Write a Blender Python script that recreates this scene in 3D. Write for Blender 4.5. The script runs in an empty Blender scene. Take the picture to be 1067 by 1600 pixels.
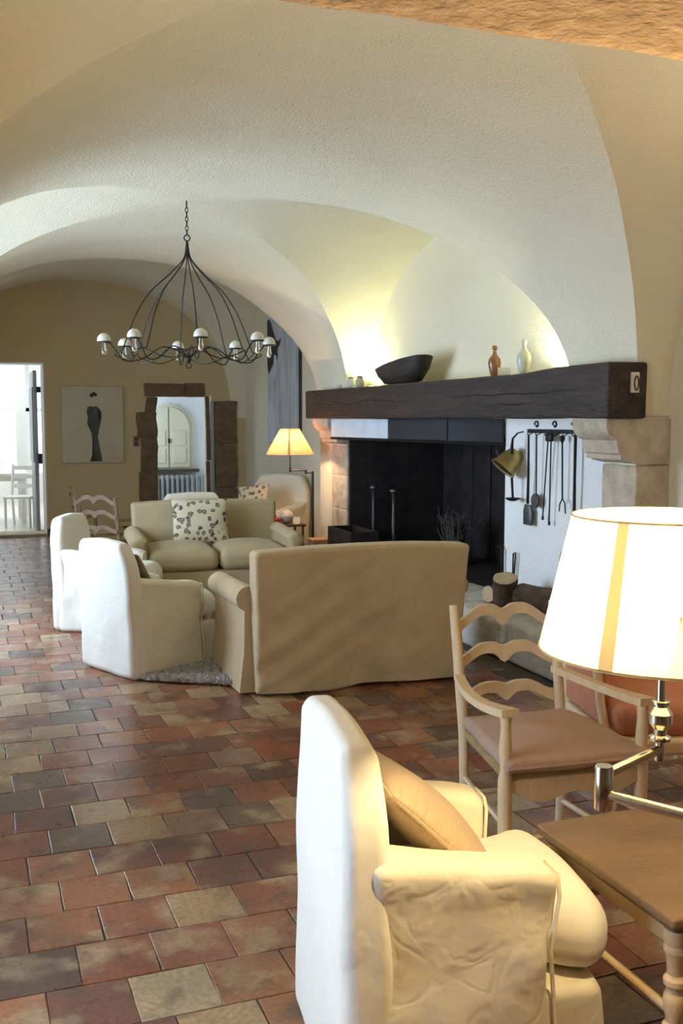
import bpy, math, random
from mathutils import Vector, Matrix, noise
random.seed(7)
R = math.radians
PI = math.pi
sc = bpy.context.scene
COL = sc.collection

# ------------------------------------------------------------------ camera, world, light, exposure
FPX, EYE, HOR, YAW = 1594.0, 1.6, 655.0, R(20.3)
PIT = math.atan((800 - HOR) / FPX)
cam_d = bpy.data.cameras.new('camera'); cam = bpy.data.objects.new('camera', cam_d); COL.objects.link(cam)
cam_d.sensor_fit = 'VERTICAL'; cam_d.sensor_height = 36; cam_d.lens = FPX / 1600 * 36
cam_d.clip_start = 0.05; cam_d.clip_end = 200
cam.location = (0, 0, EYE); cam.rotation_euler = (PI / 2 - PIT, 0, -YAW)
sc.camera = cam

world = bpy.data.worlds.new('world'); sc.world = world; world.use_nodes = True
bg = world.node_tree.nodes['Background']; bg.inputs[0].default_value = (0.75, 0.87, 1, 1); bg.inputs[1].default_value = 1.6

vs = sc.view_settings
vs.view_transform = 'Standard'; vs.look = 'None'; vs.exposure = 0.4; vs.gamma = 1; vs.use_curve_mapping = False
sc.cycles.use_denoising = True
sc.cycles.max_bounces = 10; sc.cycles.diffuse_bounces = 5; sc.cycles.sample_clamp_indirect = 8


def light(name, kind, loc, power, color, rot=(0, 0, 0), size=None, size_y=None, spot=None, blend=0.5):
    d = bpy.data.lights.new(name, kind); d.energy = power; d.color = color
    if kind == 'AREA':
        d.shape = 'RECTANGLE'; d.size = size; d.size_y = size_y or size
    elif size: d.shadow_soft_size = size
    if kind == 'SPOT': d.spot_size = spot; d.spot_blend = blend
    o = bpy.data.objects.new(name, d); COL.objects.link(o); o.location = loc; o.rotation_euler = rot
    return o


DAY = (0.56, 0.73, 1.0)
# daylight entering through the three windows of the left wall (they face +x)
WINDOWS = [(1.70, 3.10, 0.45, 1.75), (6.35, 8.65, 0.7, 2.35), (11.7, 13.2, 0.9, 2.2)]
WPOW = [58, 185, 8]
WTILT = [22, 8, 15]
for (y0, y1, z0, z1), pw, tl in zip(WINDOWS, WPOW, WTILT):
    light('window_daylight', 'AREA', (-1.12, (y0 + y1) / 2, (z0 + z1) / 2), pw, DAY, (0, -PI / 2 + R(tl), 0), z1 - z0, y1 - y0)
# daylight of the glazed garden room and of the room behind the stone doorway
light('garden_room_daylight', 'AREA', (-0.2, 17.6, 3.05), 95, (0.85, 0.93, 1), (0, 0, 0), 3.4, 4.6)
light('back_room_daylight', 'AREA', (1.95, 15.7, 1.5), 24, DAY, (0, -PI / 2, 0), 1.2, 0.9)

# ------------------------------------------------------------------ materials
M = {}


def nodemat(name):
    m = bpy.data.materials.new(name); m.use_nodes = True
    nt = m.node_tree; b = nt.nodes['Principled BSDF']
    return m, nt, b


def N(nt, typ, **kw):
    n = nt.nodes.new(typ)
    for k, v in kw.items():
        if k.startswith('i_'): n.inputs[k[2:].replace('_', ' ')].default_value = v
        else: setattr(n, k, v)
    return n


def mat(name, c1, c2=None, rough=0.8, scale=6, bump=0.0, bscale=60, metal=0.0, spec=0.4, stretch=None, detail=4,
        bump2=0.0, b2scale=10, sheen=0.0, bdist=0.01, coat=0.0, crease=0.0, cscale=5.0):
    m, nt, b = nodemat(name); L = nt.links
    tc = N(nt, 'ShaderNodeTexCoord'); vec = tc.outputs['Object']
    if stretch:
        mp = N(nt, 'ShaderNodeMapping'); mp.inputs['Scale'].default_value = stretch
        L.new(vec, mp.inputs[0]); vec = mp.outputs[0]
    c2 = c2 or tuple(v * 0.85 for v in c1)
    nz = N(nt, 'ShaderNodeTexNoise', i_Scale=scale, i_Detail=detail, i_Roughness=0.6); L.new(vec, nz.inputs['Vector'])
    cr = N(nt, 'ShaderNodeValToRGB'); cr.color_ramp.elements[0].position = 0.32; cr.color_ramp.elements[1].position = 0.68
    cr.color_ramp.elements[0].color = (*c1, 1); cr.color_ramp.elements[1].color = (*c2, 1)
    L.new(nz.outputs['Fac'], cr.inputs[0]); L.new(cr.outputs[0], b.inputs['Base Color'])
    b.inputs['Roughness'].default_value = rough; b.inputs['Metallic'].default_value = metal
    b.inputs['Specular IOR Level'].default_value = spec
    b.inputs['Sheen Weight'].default_value = sheen
    b.inputs['Coat Weight'].default_value = coat
    last = None
    for st, s2 in ((bump, bscale), (bump2, b2scale)):
        if st:
            n2 = N(nt, 'ShaderNodeTexNoise', i_Scale=s2, i_Detail=3.0); L.new(vec, n2.inputs['Vector'])
            bp = N(nt, 'ShaderNodeBump', i_Strength=st, i_Distance=bdist); L.new(n2.outputs['Fac'], bp.inputs['Height'])
            if last: L.new(last.outputs[0], bp.inputs['Normal'])
            last = bp
    if crease:
        # creases of loose cloth: thin valleys where a slow noise crosses its mean
        n3 = N(nt, 'ShaderNodeTexNoise', i_Scale=cscale, i_Detail=1.5, i_Distortion=0.8); L.new(vec, n3.inputs['Vector'])
        sb = N(nt, 'ShaderNodeMath', operation='SUBTRACT'); sb.inputs[1].default_value = 0.5; L.new(n3.outputs['Fac'], sb.inputs[0])
        ab = N(nt, 'ShaderNodeMath', operation='ABSOLUTE'); L.new(sb.outputs[0], ab.inputs[0])
        mr = N(nt, 'ShaderNodeMapRange', interpolation_type='SMOOTHSTEP', i_From_Min=0.0, i_From_Max=0.09); L.new(ab.outputs[0], mr.inputs[0])
        bp = N(nt, 'ShaderNodeBump', i_Strength=crease, i_Distance=0.02); L.new(mr.outputs[0], bp.inputs['Height'])
        if last: L.new(last.outputs[0], bp.inputs['Normal'])
        last = bp
    if last: L.new(last.outputs[0], b.inputs['Normal'])
    M[name] = m
    return m


mat('plaster', (0.80, 0.735, 0.55), (0.76, 0.695, 0.51), 0.9, 2, bump=0.6, bscale=75, spec=0.2, bump2=0.22, b2scale=22, bdist=0.012)
mat('white_plaster', (0.82, 0.82, 0.78), (0.76, 0.76, 0.72), 0.9, 3, bump=0.7, bscale=26, spec=0.2, bdist=0.014)
mat('back_plaster', (0.60, 0.48, 0.27), (0.56, 0.44, 0.25), 0.92, 2, bump=0.4, bscale=42, spec=0.15, bump2=0.25, b2scale=14, bdist=0.012)  # same cream plaster, with dim warm light put into the colour
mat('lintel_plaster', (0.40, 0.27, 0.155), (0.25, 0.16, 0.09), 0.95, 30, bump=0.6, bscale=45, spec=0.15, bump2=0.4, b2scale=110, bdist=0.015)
mat('white_linen', (0.76, 0.72, 0.62), (0.73, 0.68, 0.58), 0.92, 5, bump=0.10, bscale=420, bump2=0.28, b2scale=9, sheen=0.15, spec=0.15, bdist=0.02, crease=0.05, cscale=5)  # same slipcover cloth as the cream linen; daylight put into the paler colour
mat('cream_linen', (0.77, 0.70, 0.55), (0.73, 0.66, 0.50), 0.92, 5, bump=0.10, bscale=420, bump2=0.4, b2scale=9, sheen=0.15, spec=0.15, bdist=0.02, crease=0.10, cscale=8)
mat('tan_linen', (0.56, 0.43, 0.26), (0.50, 0.38, 0.22), 0.93, 7, bump=0.25, bscale=300, bump2=0.35, b2scale=6, sheen=0.1, spec=0.15, bdist=0.02, crease=0.14, cscale=3.2)
mat('olive_linen', (0.43, 0.34, 0.19), (0.39, 0.305, 0.17), 0.93, 6, bump=0.2, bscale=300, bump2=0.25, b2scale=7, sheen=0.1, spec=0.15, bdist=0.02)
mat('gold_satin', (0.47, 0.345, 0.21), (0.39, 0.28, 0.165), 0.42, 18, bump=0.3, bscale=70, stretch=(1, 1, 5), spec=0.5, sheen=0.2)
mat('brown_cushion', (0.22, 0.17, 0.11), None, 0.8, 9, bump=0.3, bscale=90)
mat('pink_pad', (0.42, 0.275, 0.19), (0.37, 0.24, 0.165), 0.9, 9, bump=0.25, bscale=260, sheen=0.1, spec=0.15)
mat('salmon', (0.50, 0.205, 0.11), (0.43, 0.17, 0.09), 0.88, 7, bump=0.3, bscale=200, sheen=0.1, spec=0.2, bump2=0.3, b2scale=8)
mat('cream_wood', (0.68, 0.52, 0.32), (0.56, 0.41, 0.23), 0.55, 9, bump=0.2, bscale=50, stretch=(1, 1, 0.25), spec=0.4)
mat('old_wood', (0.30, 0.20, 0.12), (0.20, 0.13, 0.08), 0.6, 9, bump=0.3, bscale=50, stretch=(1, 1, 0.25))
mat('table_wood', (0.17, 0.108, 0.06), (0.125, 0.08, 0.045), 0.38, 8, bump=0.15, bscale=40, stretch=(0.3, 1.6, 1), spec=0.45)
mat('beam_wood', (0.050, 0.032, 0.025), (0.022, 0.015, 0.012), 0.62, 7, bump=0.9, bscale=26, stretch=(2.2, 0.28, 2.2), bump2=0.5, b2scale=7, bdist=0.02)
mat('crack', (0.006, 0.005, 0.004), None, 1)
mat('dark_wood', (0.10, 0.065, 0.045), (0.06, 0.04, 0.03), 0.5, 8, bump=0.3, bscale=30)
mat('stone', (0.60, 0.52, 0.40), (0.42, 0.34, 0.24), 0.92, 9, bump=0.8, bscale=34, bump2=0.5, b2scale=110, bdist=0.012, spec=0.2)
mat('hearth_stone', (0.66, 0.62, 0.53), (0.48, 0.43, 0.34), 0.85, 8, bump=0.8, bscale=24, bump2=0.5, b2scale=90, bdist=0.014, spec=0.25)
mat('brown_stone', (0.22, 0.145, 0.085), (0.14, 0.095, 0.06), 0.92, 9, bump=0.8, bscale=30, bdist=0.014, spec=0.15)
mat('soot', (0.030, 0.024, 0.021), (0.014, 0.012, 0.012), 0.75, 6, bump=0.6, bscale=18, spec=0.3)
mat('iron', (0.020, 0.018, 0.018), (0.035, 0.03, 0.028), 0.5, 20, metal=0.6, bump=0.2, bscale=80)
mat('grey_iron', (0.12, 0.12, 0.12), (0.08, 0.08, 0.08), 0.45, 20, metal=0.7)
mat('steel_panel', (0.74, 0.82, 0.86), (0.62, 0.70, 0.75), 0.42, 5, metal=0.25, bump=0.1, bscale=12)  # window reflection put into the pale blue base colour
mat('dark_panel', (0.018, 0.022, 0.03), (0.012, 0.014, 0.018), 0.3, 3, spec=0.3)
mat('chrome', (0.56, 0.53, 0.48), (0.52, 0.49, 0.44), 0.18, 5, metal=1.0)
mat('brass', (0.62, 0.46, 0.17), (0.48, 0.33, 0.11), 0.4, 15, metal=0.75)
mat('bronze_lamp', (0.07, 0.05, 0.04), (0.05, 0.035, 0.03), 0.4, 15, metal=0.8)
mat('white_paint', (0.80, 0.80, 0.77), (0.76, 0.76, 0.73), 0.5, 4)
mat('grey_paint', (0.36, 0.38, 0.42), (0.32, 0.34, 0.38), 0.5, 4)
mat('cream_paint', (0.74, 0.69, 0.50), (0.70, 0.64, 0.46), 0.5, 4)
mat('radiator_paint', (0.36, 0.37, 0.36), (0.32, 0.33, 0.32), 0.4, 4)
mat('pale_floor', (0.70, 0.66, 0.58), (0.62, 0.57, 0.50), 0.35, 3)
mat('canvas', (0.60, 0.55, 0.40), (0.54, 0.48, 0.35), 0.85, 4, bump=0.2, bscale=200)
mat('ink', (0.022, 0.022, 0.02), (0.05, 0.05, 0.045), 0.7, 14)
mat('ink_grey', (0.10, 0.11, 0.10), (0.05, 0.05, 0.045), 0.7, 9, stretch=(3, 1, 0.7))
mat('abstract', (0.60, 0.62, 0.66), (0.36, 0.37, 0.38), 0.7, 3.2, stretch=(1, 3.4, 0.5), detail=6)
mat('abstract_pale', (0.66, 0.70, 0.76), (0.50, 0.54, 0.60), 0.7, 6, stretch=(1, 3, 0.8))
mat('bark', (0.13, 0.085, 0.055), (0.06, 0.04, 0.03), 0.95, 16, bump=1.0, bscale=40, stretch=(1, 0.4, 1), bdist=0.02)
mat('cut_wood', (0.55, 0.42, 0.24), (0.44, 0.32, 0.17), 0.85, 10, bump=0.3, bscale=60)
mat('bowl_wood', (0.045, 0.035, 0.026), (0.02, 0.016, 0.013), 0.5, 9, bump=0.6, bscale=22, stretch=(1.5, 0.4, 1.5))
mat('amber_glaze', (0.20, 0.07, 0.028), (0.30, 0.12, 0.05), 0.25, 12, spec=0.6)
mat('white_glaze', (0.55, 0.53, 0.46), (0.46, 0.44, 0.38), 0.3, 12, spec=0.5)
mat('olive_glaze', (0.42, 0.40, 0.26), (0.34, 0.32, 0.20), 0.4, 12)
mat('paper', (0.72, 0.66, 0.54), None, 0.8, 4)
mat('card_brown', (0.55, 0.36, 0.22), None, 0.8, 4)
mat('red_glaze', (0.38, 0.035, 0.02), (0.28, 0.02, 0.015), 0.3, 9)
mat('plastic_switch', (0.30, 0.22, 0.13), (0.28, 0.2, 0.12), 0.4, 4)
mat('porcelain', (0.72, 0.69, 0.60), (0.68, 0.65, 0.56), 0.3, 4)
mat('rug_wool', (0.66, 0.63, 0.60), (0.46, 0.43, 0.40), 0.95, 18)
mat('rug_base', (0.20, 0.18, 0.16), None, 0.95, 18)
mat('grout', (0.10, 0.085, 0.07), (0.07, 0.06, 0.05), 0.85, 20, bump=0.5, bscale=60)
mat('straw', (0.36, 0.25, 0.11), (0.26, 0.17, 0.07), 0.9, 30, stretch=(4, 1, 1), bump=0.5, bscale=90)
mat('gauze', (0.11, 0.095, 0.085), (0.06, 0.05, 0.045), 0.9, 14)


def glassmat(name, col=(1, 1, 1), rough=0.02):
    m, nt, b = nodemat(name)
    b.inputs['Base Color'].default_value = (*col, 1); b.inputs['Roughness'].default_value = rough
    b.inputs['Transmission Weight'].default_value = 1; b.inputs['IOR'].default_value = 1.45
    M[name] = m


glassmat('glass')


def panemat():
    m, nt, b = nodemat('pane_glass'); L = nt.links
    tr = N(nt, 'ShaderNodeBsdfTransparent'); gl = N(nt, 'ShaderNodeBsdfGlossy'); gl.inputs['Roughness'].default_value = 0.03
    mx = N(nt, 'ShaderNodeMixShader'); mx.inputs[0].default_value = 0.08
    L.new(tr.outputs[0], mx.inputs[1]); L.new(gl.outputs[0], mx.inputs[2])
    L.new(mx.outputs[0], nt.nodes['Material Output'].inputs[0]); M['pane_glass'] = m


panemat()


def shademat(name, col, tcol, fac=0.6):
    m, nt, b = nodemat(name); L = nt.links
    df = N(nt, 'ShaderNodeBsdfDiffuse'); df.inputs[0].default_value = (*col, 1)
    tl = N(nt, 'ShaderNodeBsdfTranslucent'); tl.inputs[0].default_value = (*tcol, 1)
    mx = N(nt, 'ShaderNodeMixShader'); mx.inputs[0].default_value = fac
    L.new(df.outputs[0], mx.inputs[1]); L.new(tl.outputs[0], mx.inputs[2])
    L.new(mx.outputs[0], nt.nodes['Material Output'].inputs[0]); M[name] = m


shademat('shade_cream', (0.80, 0.72, 0.50), (0.36, 0.32, 0.22))
shademat('shade_seam', (0.78, 0.68, 0.42), (0.30, 0.262, 0.16))
shademat('shade_peach', (0.85, 0.60, 0.38), (0.56, 0.30, 0.15))


def bulbmat(name, col, st):
    m, nt, b = nodemat(name)
    b.inputs['Emission Color'].default_value = (*col, 1); b.inputs['Emission Strength'].default_value = st
    b.inputs['Base Color'].default_value = (*col, 1); M[name] = m


bulbmat('bulb_lit', (1, 0.75, 0.42), 12)


def tilemat(name, island):
    m, nt, b = nodemat(name); L = nt.links
    if island:
        g = N(nt, 'ShaderNodeNewGeometry'); rnd = g.outputs['Random Per Island']
    else:
        oi = N(nt, 'ShaderNodeObjectInfo'); rnd = oi.outputs['Random']
    g2 = N(nt, 'ShaderNodeNewGeometry'); pos = g2.outputs['Position']
    cr = N(nt, 'ShaderNodeValToRGB'); e = cr.color_ramp; e.interpolation = 'CONSTANT'
    pal = [(0.0, (0.285, 0.088, 0.042)), (0.15, (0.370, 0.150, 0.070)), (0.29, (0.130, 0.066, 0.046)), (0.38, (0.320, 0.115, 0.060)),
           (0.52, (0.440, 0.275, 0.140)), (0.62, (0.225, 0.085, 0.055)), (0.72, (0.400, 0.165, 0.085)), (0.82, (0.500, 0.350, 0.195)),
           (0.90, (0.190, 0.120, 0.085)), (0.95, (0.350, 0.190, 0.115))]
    e.elements[0].position = 0; e.elements[0].color = (*pal[0][1], 1)
    e.elements[1].position = pal[1][0]; e.elements[1].color = (*pal[1][1], 1)
    for p, c in pal[2:]:
        x = e.elements.new(p); x.color = (*c, 1)
    L.new(rnd, cr.inputs[0])
    # each tile fades towards a pale or dark fired edge: a patch whose offset differs per tile
    mul = N(nt, 'ShaderNodeMath', operation='MULTIPLY'); mul.inputs[1].default_value = 57.0; L.new(rnd, mul.inputs[0])
    n1 = N(nt, 'ShaderNodeTexNoise', noise_dimensions='4D', i_Scale=5.5, i_Detail=2.0); L.new(pos, n1.inputs['Vector']); L.new(mul.outputs[0], n1.inputs['W'])
    r1 = N(nt, 'ShaderNodeMapRange', i_From_Min=0.52, i_From_Max=0.66); L.new(n1.outputs['Fac'], r1.inputs[0])
    f1 = N(nt, 'ShaderNodeMath', operation='MULTIPLY'); f1.inputs[1].default_value = 0.75; L.new(r1.outputs[0], f1.inputs[0])
    mx1 = N(nt, 'ShaderNodeMixRGB', blend_type='MIX'); L.new(f1.outputs[0], mx1.inputs[0]); L.new(cr.outputs[0], mx1.inputs[1]); mx1.inputs[2].default_value = (0.50, 0.36, 0.20, 1)
    n2 = N(nt, 'ShaderNodeTexNoise', noise_dimensions='4D', i_Scale=7.0, i_Detail=4.0); L.new(pos, n2.inputs['Vector'])
    w2 = N(nt, 'ShaderNodeMath', operation='ADD'); w2.inputs[1].default_value = 11.0; L.new(mul.outputs[0], w2.inputs[0]); L.new(w2.outputs[0], n2.inputs['W'])
    r2 = N(nt, 'ShaderNodeMapRange', i_From_Min=0.53, i_From_Max=0.68); L.new(n2.outputs['Fac'], r2.inputs[0])
    f2 = N(nt, 'ShaderNodeMath', operation='MULTIPLY'); f2.inputs[1].default_value = 0.72; L.new(r2.outputs[0], f2.inputs[0])
    mx2 = N(nt, 'ShaderNodeMixRGB', blend_type='MIX'); L.new(f2.outputs[0], mx2.inputs[0]); L.new(mx1.outputs[0], mx2.inputs[1]); mx2.inputs[2].default_value = (0.125, 0.085, 0.062, 1)
    n3 = N(nt, 'ShaderNodeTexNoise', i_Scale=60.0, i_Detail=5.0); L.new(pos, n3.inputs['Vector'])
    r3 = N(nt, 'ShaderNodeMapRange', i_From_Min=0.3, i_From_Max=0.75, i_To_Min=0.58, i_To_Max=1.02); L.new(n3.outputs['Fac'], r3.inputs[0])
    mx3 = N(nt, 'ShaderNodeMixRGB', blend_type='MULTIPLY'); mx3.inputs[0].default_value = 1; L.new(mx2.outputs[0], mx3.inputs[1]); L.new(r3.outputs[0], mx3.inputs[2])
    n6 = N(nt, 'ShaderNodeTexNoise', i_Scale=1.7, i_Detail=4.0); L.new(pos, n6.inputs['Vector'])
    r6 = N(nt, 'ShaderNodeMapRange', i_From_Min=0.38, i_From_Max=0.62, i_To_Min=0.70, i_To_Max=1.10); L.new(n6.outputs['Fac'], r6.inputs[0])
    mx4 = N(nt, 'ShaderNodeMixRGB', blend_type='MULTIPLY'); mx4.inputs[0].default_value = 1; L.new(mx3.outputs[0], mx4.inputs[1]); L.new(r6.outputs[0], mx4.inputs[2])
    L.new(mx4.outputs[0], b.inputs['Base Color'])
    n4 = N(nt, 'ShaderNodeTexNoise', i_Scale=9.0, i_Detail=3.0); L.new(pos, n4.inputs['Vector'])
    r4 = N(nt, 'ShaderNodeMapRange', i_To_Min=0.18, i_To_Max=0.42); L.new(n4.outputs['Fac'], r4.inputs[0]); L.new(r4.outputs[0], b.inputs['Roughness'])
    b.inputs['Specular IOR Level'].default_value = 0.5
    bp = N(nt, 'ShaderNodeBump', i_Strength=0.25, i_Distance=0.006); L.new(n4.outputs['Fac'], bp.inputs['Height'])
    n5 = N(nt, 'ShaderNodeTexNoise', i_Scale=45.0, i_Detail=4.0); L.new(pos, n5.inputs['Vector'])
    bp2 = N(nt, 'ShaderNodeBump', i_Strength=0.18, i_Distance=0.004); L.new(n5.outputs['Fac'], bp2.inputs['Height']); L.new(bp.outputs[0], bp2.inputs['Normal'])
    L.new(bp2.outputs[0], b.inputs['Normal'])
    M[name] = m


tilemat('terracotta', False); tilemat('terracotta_far', True)


def floralmat():
    m, nt, b = nodemat('floral'); L = nt.links
    tc = N(nt, 'ShaderNodeTexCoord')
    v = N(nt, 'ShaderNodeTexVoronoi', i_Scale=17.0); L.new(tc.outputs['Object'], v.inputs['Vector'])
    nz = N(nt, 'ShaderNodeTexNoise', i_Scale=26.0, i_Detail=3.0); L.new(tc.outputs['Object'], nz.inputs['Vector'])
    ad = N(nt, 'ShaderNodeMath', operation='MULTIPLY_ADD'); ad.inputs[1].default_value = 0.9; L.new(nz.outputs['Fac'], ad.inputs[0]); L.new(v.outputs['Distance'], ad.inputs[2])
    cr = N(nt, 'ShaderNodeValToRGB'); e = cr.color_ramp; e.interpolation = 'LINEAR'
    e.elements[0].position = 0.50; e.elements[0].color = (0.16, 0.105, 0.06, 1)
    e.elements[1].position = 0.98; e.elements[1].color = (0.56, 0.49, 0.33, 1)
    for p, c in ((0.60, (0.30, 0.25, 0.16)), (0.62, (0.47, 0.41, 0.27)), (0.655, (0.045, 0.042, 0.035)), (0.78, (0.09, 0.08, 0.06)), (0.815, (0.54, 0.47, 0.31)), (0.90, (0.56, 0.49, 0.33))):
        x = e.elements.new(p); x.color = (*c, 1)
    L.new(ad.outputs[0], cr.inputs[0]); L.new(cr.outputs[0], b.inputs['Base Color']); b.inputs['Roughness'].default_value = 0.9
    M['floral'] = m


floralmat()


# ------------------------------------------------------------------ mesh helpers
class MB:
    def __init__(s): s.v = []; s.f = []

    def add(s, vs, fs):
        o = len(s.v); s.v += [tuple(p) for p in vs]; s.f += [tuple(i + o for i in f) for f in fs]; return s

    def box(s, x0, x1, y0, y1, z0, z1, bev=0.0):
        if bev:
            return s.rbox((x0 + x1) / 2, (y0 + y1) / 2, (z0 + z1) / 2, x1 - x0, y1 - y0, z1 - z0, bev, 1, 1)
        vs = [(x, y, z) for z in (z0, z1) for y in (y0, y1) for x in (x0, x1)]
        return s.add(vs, [(0, 2, 3, 1), (4, 5, 7, 6), (0, 1, 5, 4), (2, 6, 7, 3), (0, 4, 6, 2), (1, 3, 7, 5)])

    def rbox(s, cx, cy, cz, sx, sy, sz, r, k=6, cseg=3, fn=None, amp=0.0, freq=4.0):
        S = (sx, sy, sz); r = min(r, sx / 2.001, sy / 2.001, sz / 2.001)

        def par(L_):
            h = L_ / 2; kk = max(1, k if isinstance(k, int) else 4)
            a = [-h + r * (1 - math.tan(PI / 4 * (1 - i / cseg))) for i in range(cseg)]
            mid = [-(h - r) + 2 * (h - r) * i / kk for i in range(kk + 1)]
            return a + mid + [-q for q in reversed(a)]
        P = [par(q) for q in S]; idx = {}; vs = []; fs = []

        def vid(p):
            key = tuple(round(q, 6) for q in p)
            if key in idx: return idx[key]
            inn = [max(-(S[i] / 2 - r), min(S[i] / 2 - r, p[i])) for i in range(3)]
            d = Vector([p[i] - inn[i] for i in range(3)])
            if d.length > 1e-9: d = d.normalized() * r
            q = Vector(inn) + d
            idx[key] = len(vs); vs.append(q); return idx[key]
        for ax in range(3):
            a, b = (ax + 1) % 3, (ax + 2) % 3
            for sg in (-1, 1):
                for i in range(len(P[a]) - 1):
                    for j in range(len(P[b]) - 1):
                        qs = []
                        for (ii, jj) in ((i, j), (i + 1, j), (i + 1, j + 1), (i, j + 1)):
                            p = [0, 0, 0]; p[ax] = sg * S[ax] / 2; p[a] = P[a][ii]; p[b] = P[b][jj]; qs.append(vid(p))
                        fs.append(tuple(qs) if sg > 0 else tuple(reversed(qs)))
        out = []
        for q in vs:
            if fn: q = Vector(fn(q.x, q.y, q.z))
            q = q + Vector((cx, cy, cz))
            if amp: q = q + noise.noise_vector(q * freq) * amp
            out.append(q)
        return s.add(out, fs)

    def tube(s, pts, r, n=8, caps=True, closed=False):
        pts = [Vector(p) for p in pts]; m = len(pts)
        rad = r if isinstance(r, (list, tuple)) else [r] * m
        vs = []; fs = []; up = None
        for i, p in enumerate(pts):
            if closed: t = pts[(i + 1) % m] - pts[i - 1]
            else: t = pts[min(i + 1, m - 1)] - pts[max(i - 1, 0)]
            t.normalize()
            if up is None:
                up = Vector((0, 0, 1)) if abs(t.z) < 0.9 else Vector((1, 0, 0))
            a = t.cross(up)
            if a.length < 1e-6: a = t.orthogonal()
            a.normalize(); b = a.cross(t).normalized(); up = b
            for k in range(n):
                w = 2 * PI * k / n; vs.append(p + (a * math.cos(w) + b * math.sin(w)) * rad[i])
        for i in range(m if closed else m - 1):
            for k in range(n):
                j = (i + 1) % m
                fs.append((i * n + k, i * n + (k + 1) % n, j * n + (k + 1) % n, j * n + k))
        if caps and not closed:
            fs.append(tuple(range(n - 1, -1, -1))); fs.append(tuple((m - 1) * n + k for k in range(n)))
        return s.add(vs, fs)

    def lathe(s, prof, n=20, c=(0, 0, 0), axis='z', capb=True, capt=True):
        vs = []; fs = []; m = len(prof)
        for (r, z) in prof:
            for k in range(n):
                w = 2 * PI * k / n; p = (r * math.cos(w), r * math.sin(w), z)
                if axis == 'x': p = (p[2], p[0], p[1])
                if axis == 'y': p = (p[0], p[2], p[1])
                vs.append((p[0] + c[0], p[1] + c[1], p[2] + c[2]))
        for i in range(m - 1):
            for k in range(n):
                fs.append((i * n + k, i * n + (k + 1) % n, (i + 1) * n + (k + 1) % n, (i + 1) * n + k))
        if capb: fs.append(tuple(range(n - 1, -1, -1)))
        if capt: fs.append(tuple((m - 1) * n + k for k in range(n)))
        return s.add(vs, fs)

    def prism(s, poly, d0, d1, plane='xz'):
        """polygon in a plane, extruded from d0 to d1 along the third axis"""
        n = len(poly); vs = []
        for d in (d0, d1):
            for (a, b) in poly:
                vs.append({'xz': (a, d, b), 'yz': (d, a, b), 'xy': (a, b, d)}[plane])
        fs = [tuple(range(n)), tuple(range(2 * n - 1, n - 1, -1))]
        for i in range(n): fs.append((i, (i + 1) % n, n + (i + 1) % n, n + i))
        return s.add(vs, fs)

    def loft(s, rings, caps=True):
        n = len(rings[0]); vs = [p for r_ in rings for p in r_]; fs = []
        for i in range(len(rings) - 1):
            for k in range(n):
                fs.append((i * n + k, i * n + (k + 1) % n, (i + 1) * n + (k + 1) % n, (i + 1) * n + k))
        if caps:
            fs.append(tuple(range(n - 1, -1, -1))); fs.append(tuple((len(rings) - 1) * n + k for k in range(n)))
        return s.add(vs, fs)


def obj(name, mb, material, parent=None, smooth=True, loc=None, rot=None):
    me = bpy.data.meshes.new(name); me.from_pydata(mb.v, [], mb.f); me.validate()
    import bmesh
    bm = bmesh.new(); bm.from_mesh(me); bmesh.ops.recalc_face_normals(bm, faces=bm.faces); bm.to_mesh(me); bm.free()
    me.materials.append(M[material] if isinstance(material, str) else material)
    if smooth:
        for p in me.polygons: p.use_smooth = True
        try: me.set_sharp_from_angle(angle=R(50 if smooth is True else smooth))
        except Exception: pass
    o = bpy.data.objects.new(name, me); COL.objects.link(o)
    if parent: o.parent = parent
    if loc: o.location = loc
    if rot: o.rotation_euler = rot
    return o


def tag(o, label, cat, group=None, kind=None):
    if label: o['label'] = label
    if cat: o['category'] = cat
    if group: o['group'] = group
    if kind: o['kind'] = kind
    return o


def thing(name, label, cat, loc=(0, 0, 0), rotz=0, group=None):
    o = bpy.data.objects.new(name, None); COL.objects.link(o); o.empty_display_size = 0.1
    o.location = loc; o.rotation_euler = (0, 0, rotz)
    return tag(o, label, cat, group)


def struct(name, mb, m, label=None, cat=None, smooth=False, parent=None):
    o = obj(name, mb, m, parent, smooth)
    if parent is None: tag(o, label, cat, None, 'structure')
    return o


def dup(root, loc, rotz, label=None):
    r_ = root.copy(); COL.objects.link(r_); r_.location = loc; r_.rotation_euler = (0, 0, rotz)
    if label: r_['label'] = label
    for ch in list(root.children):
        c = ch.copy(); COL.objects.link(c); c.parent = r_
        for g in list(ch.children):
            d = g.copy(); COL.objects.link(d); d.parent = c
    return r_


def clamp(x, a=0.0, b=1.0): return max(a, min(b, x))


def sm(a, b, x):
    t = clamp((x - a) / (b - a)); return t * t * (3 - 2 * t)


# ------------------------------------------------------------------ the vaulted room
XL, XR, WL, WR = -0.45, 3.65, -0.65, 3.87
XC, HW = (XL + XR) / 2, (XR - XL) / 2
BAYS = [(0.9, 4.95), (5.60, 9.65), (10.55, 14.48)]
YF, YB = 1.12, 14.48
SPR, PEX = 1.62, 2.25


def crown(y):
    ks = [(0.0, 3.12), (2.9, 3.12), (5.28, 3.08), (7.62, 3.20), (10.1, 3.17), (12.4, 3.48), (20, 3.5)]
    for (a, ha), (b, hb) in zip(ks, ks[1:]):
        if a <= y <= b: return ha + (hb - ha) * sm(a, b, y)
    return 3.5


def gg(u):
    u = abs(u)
    return 0.0 if u >= 1 else (1 - u ** PEX) ** (1 / PEX)


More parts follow.
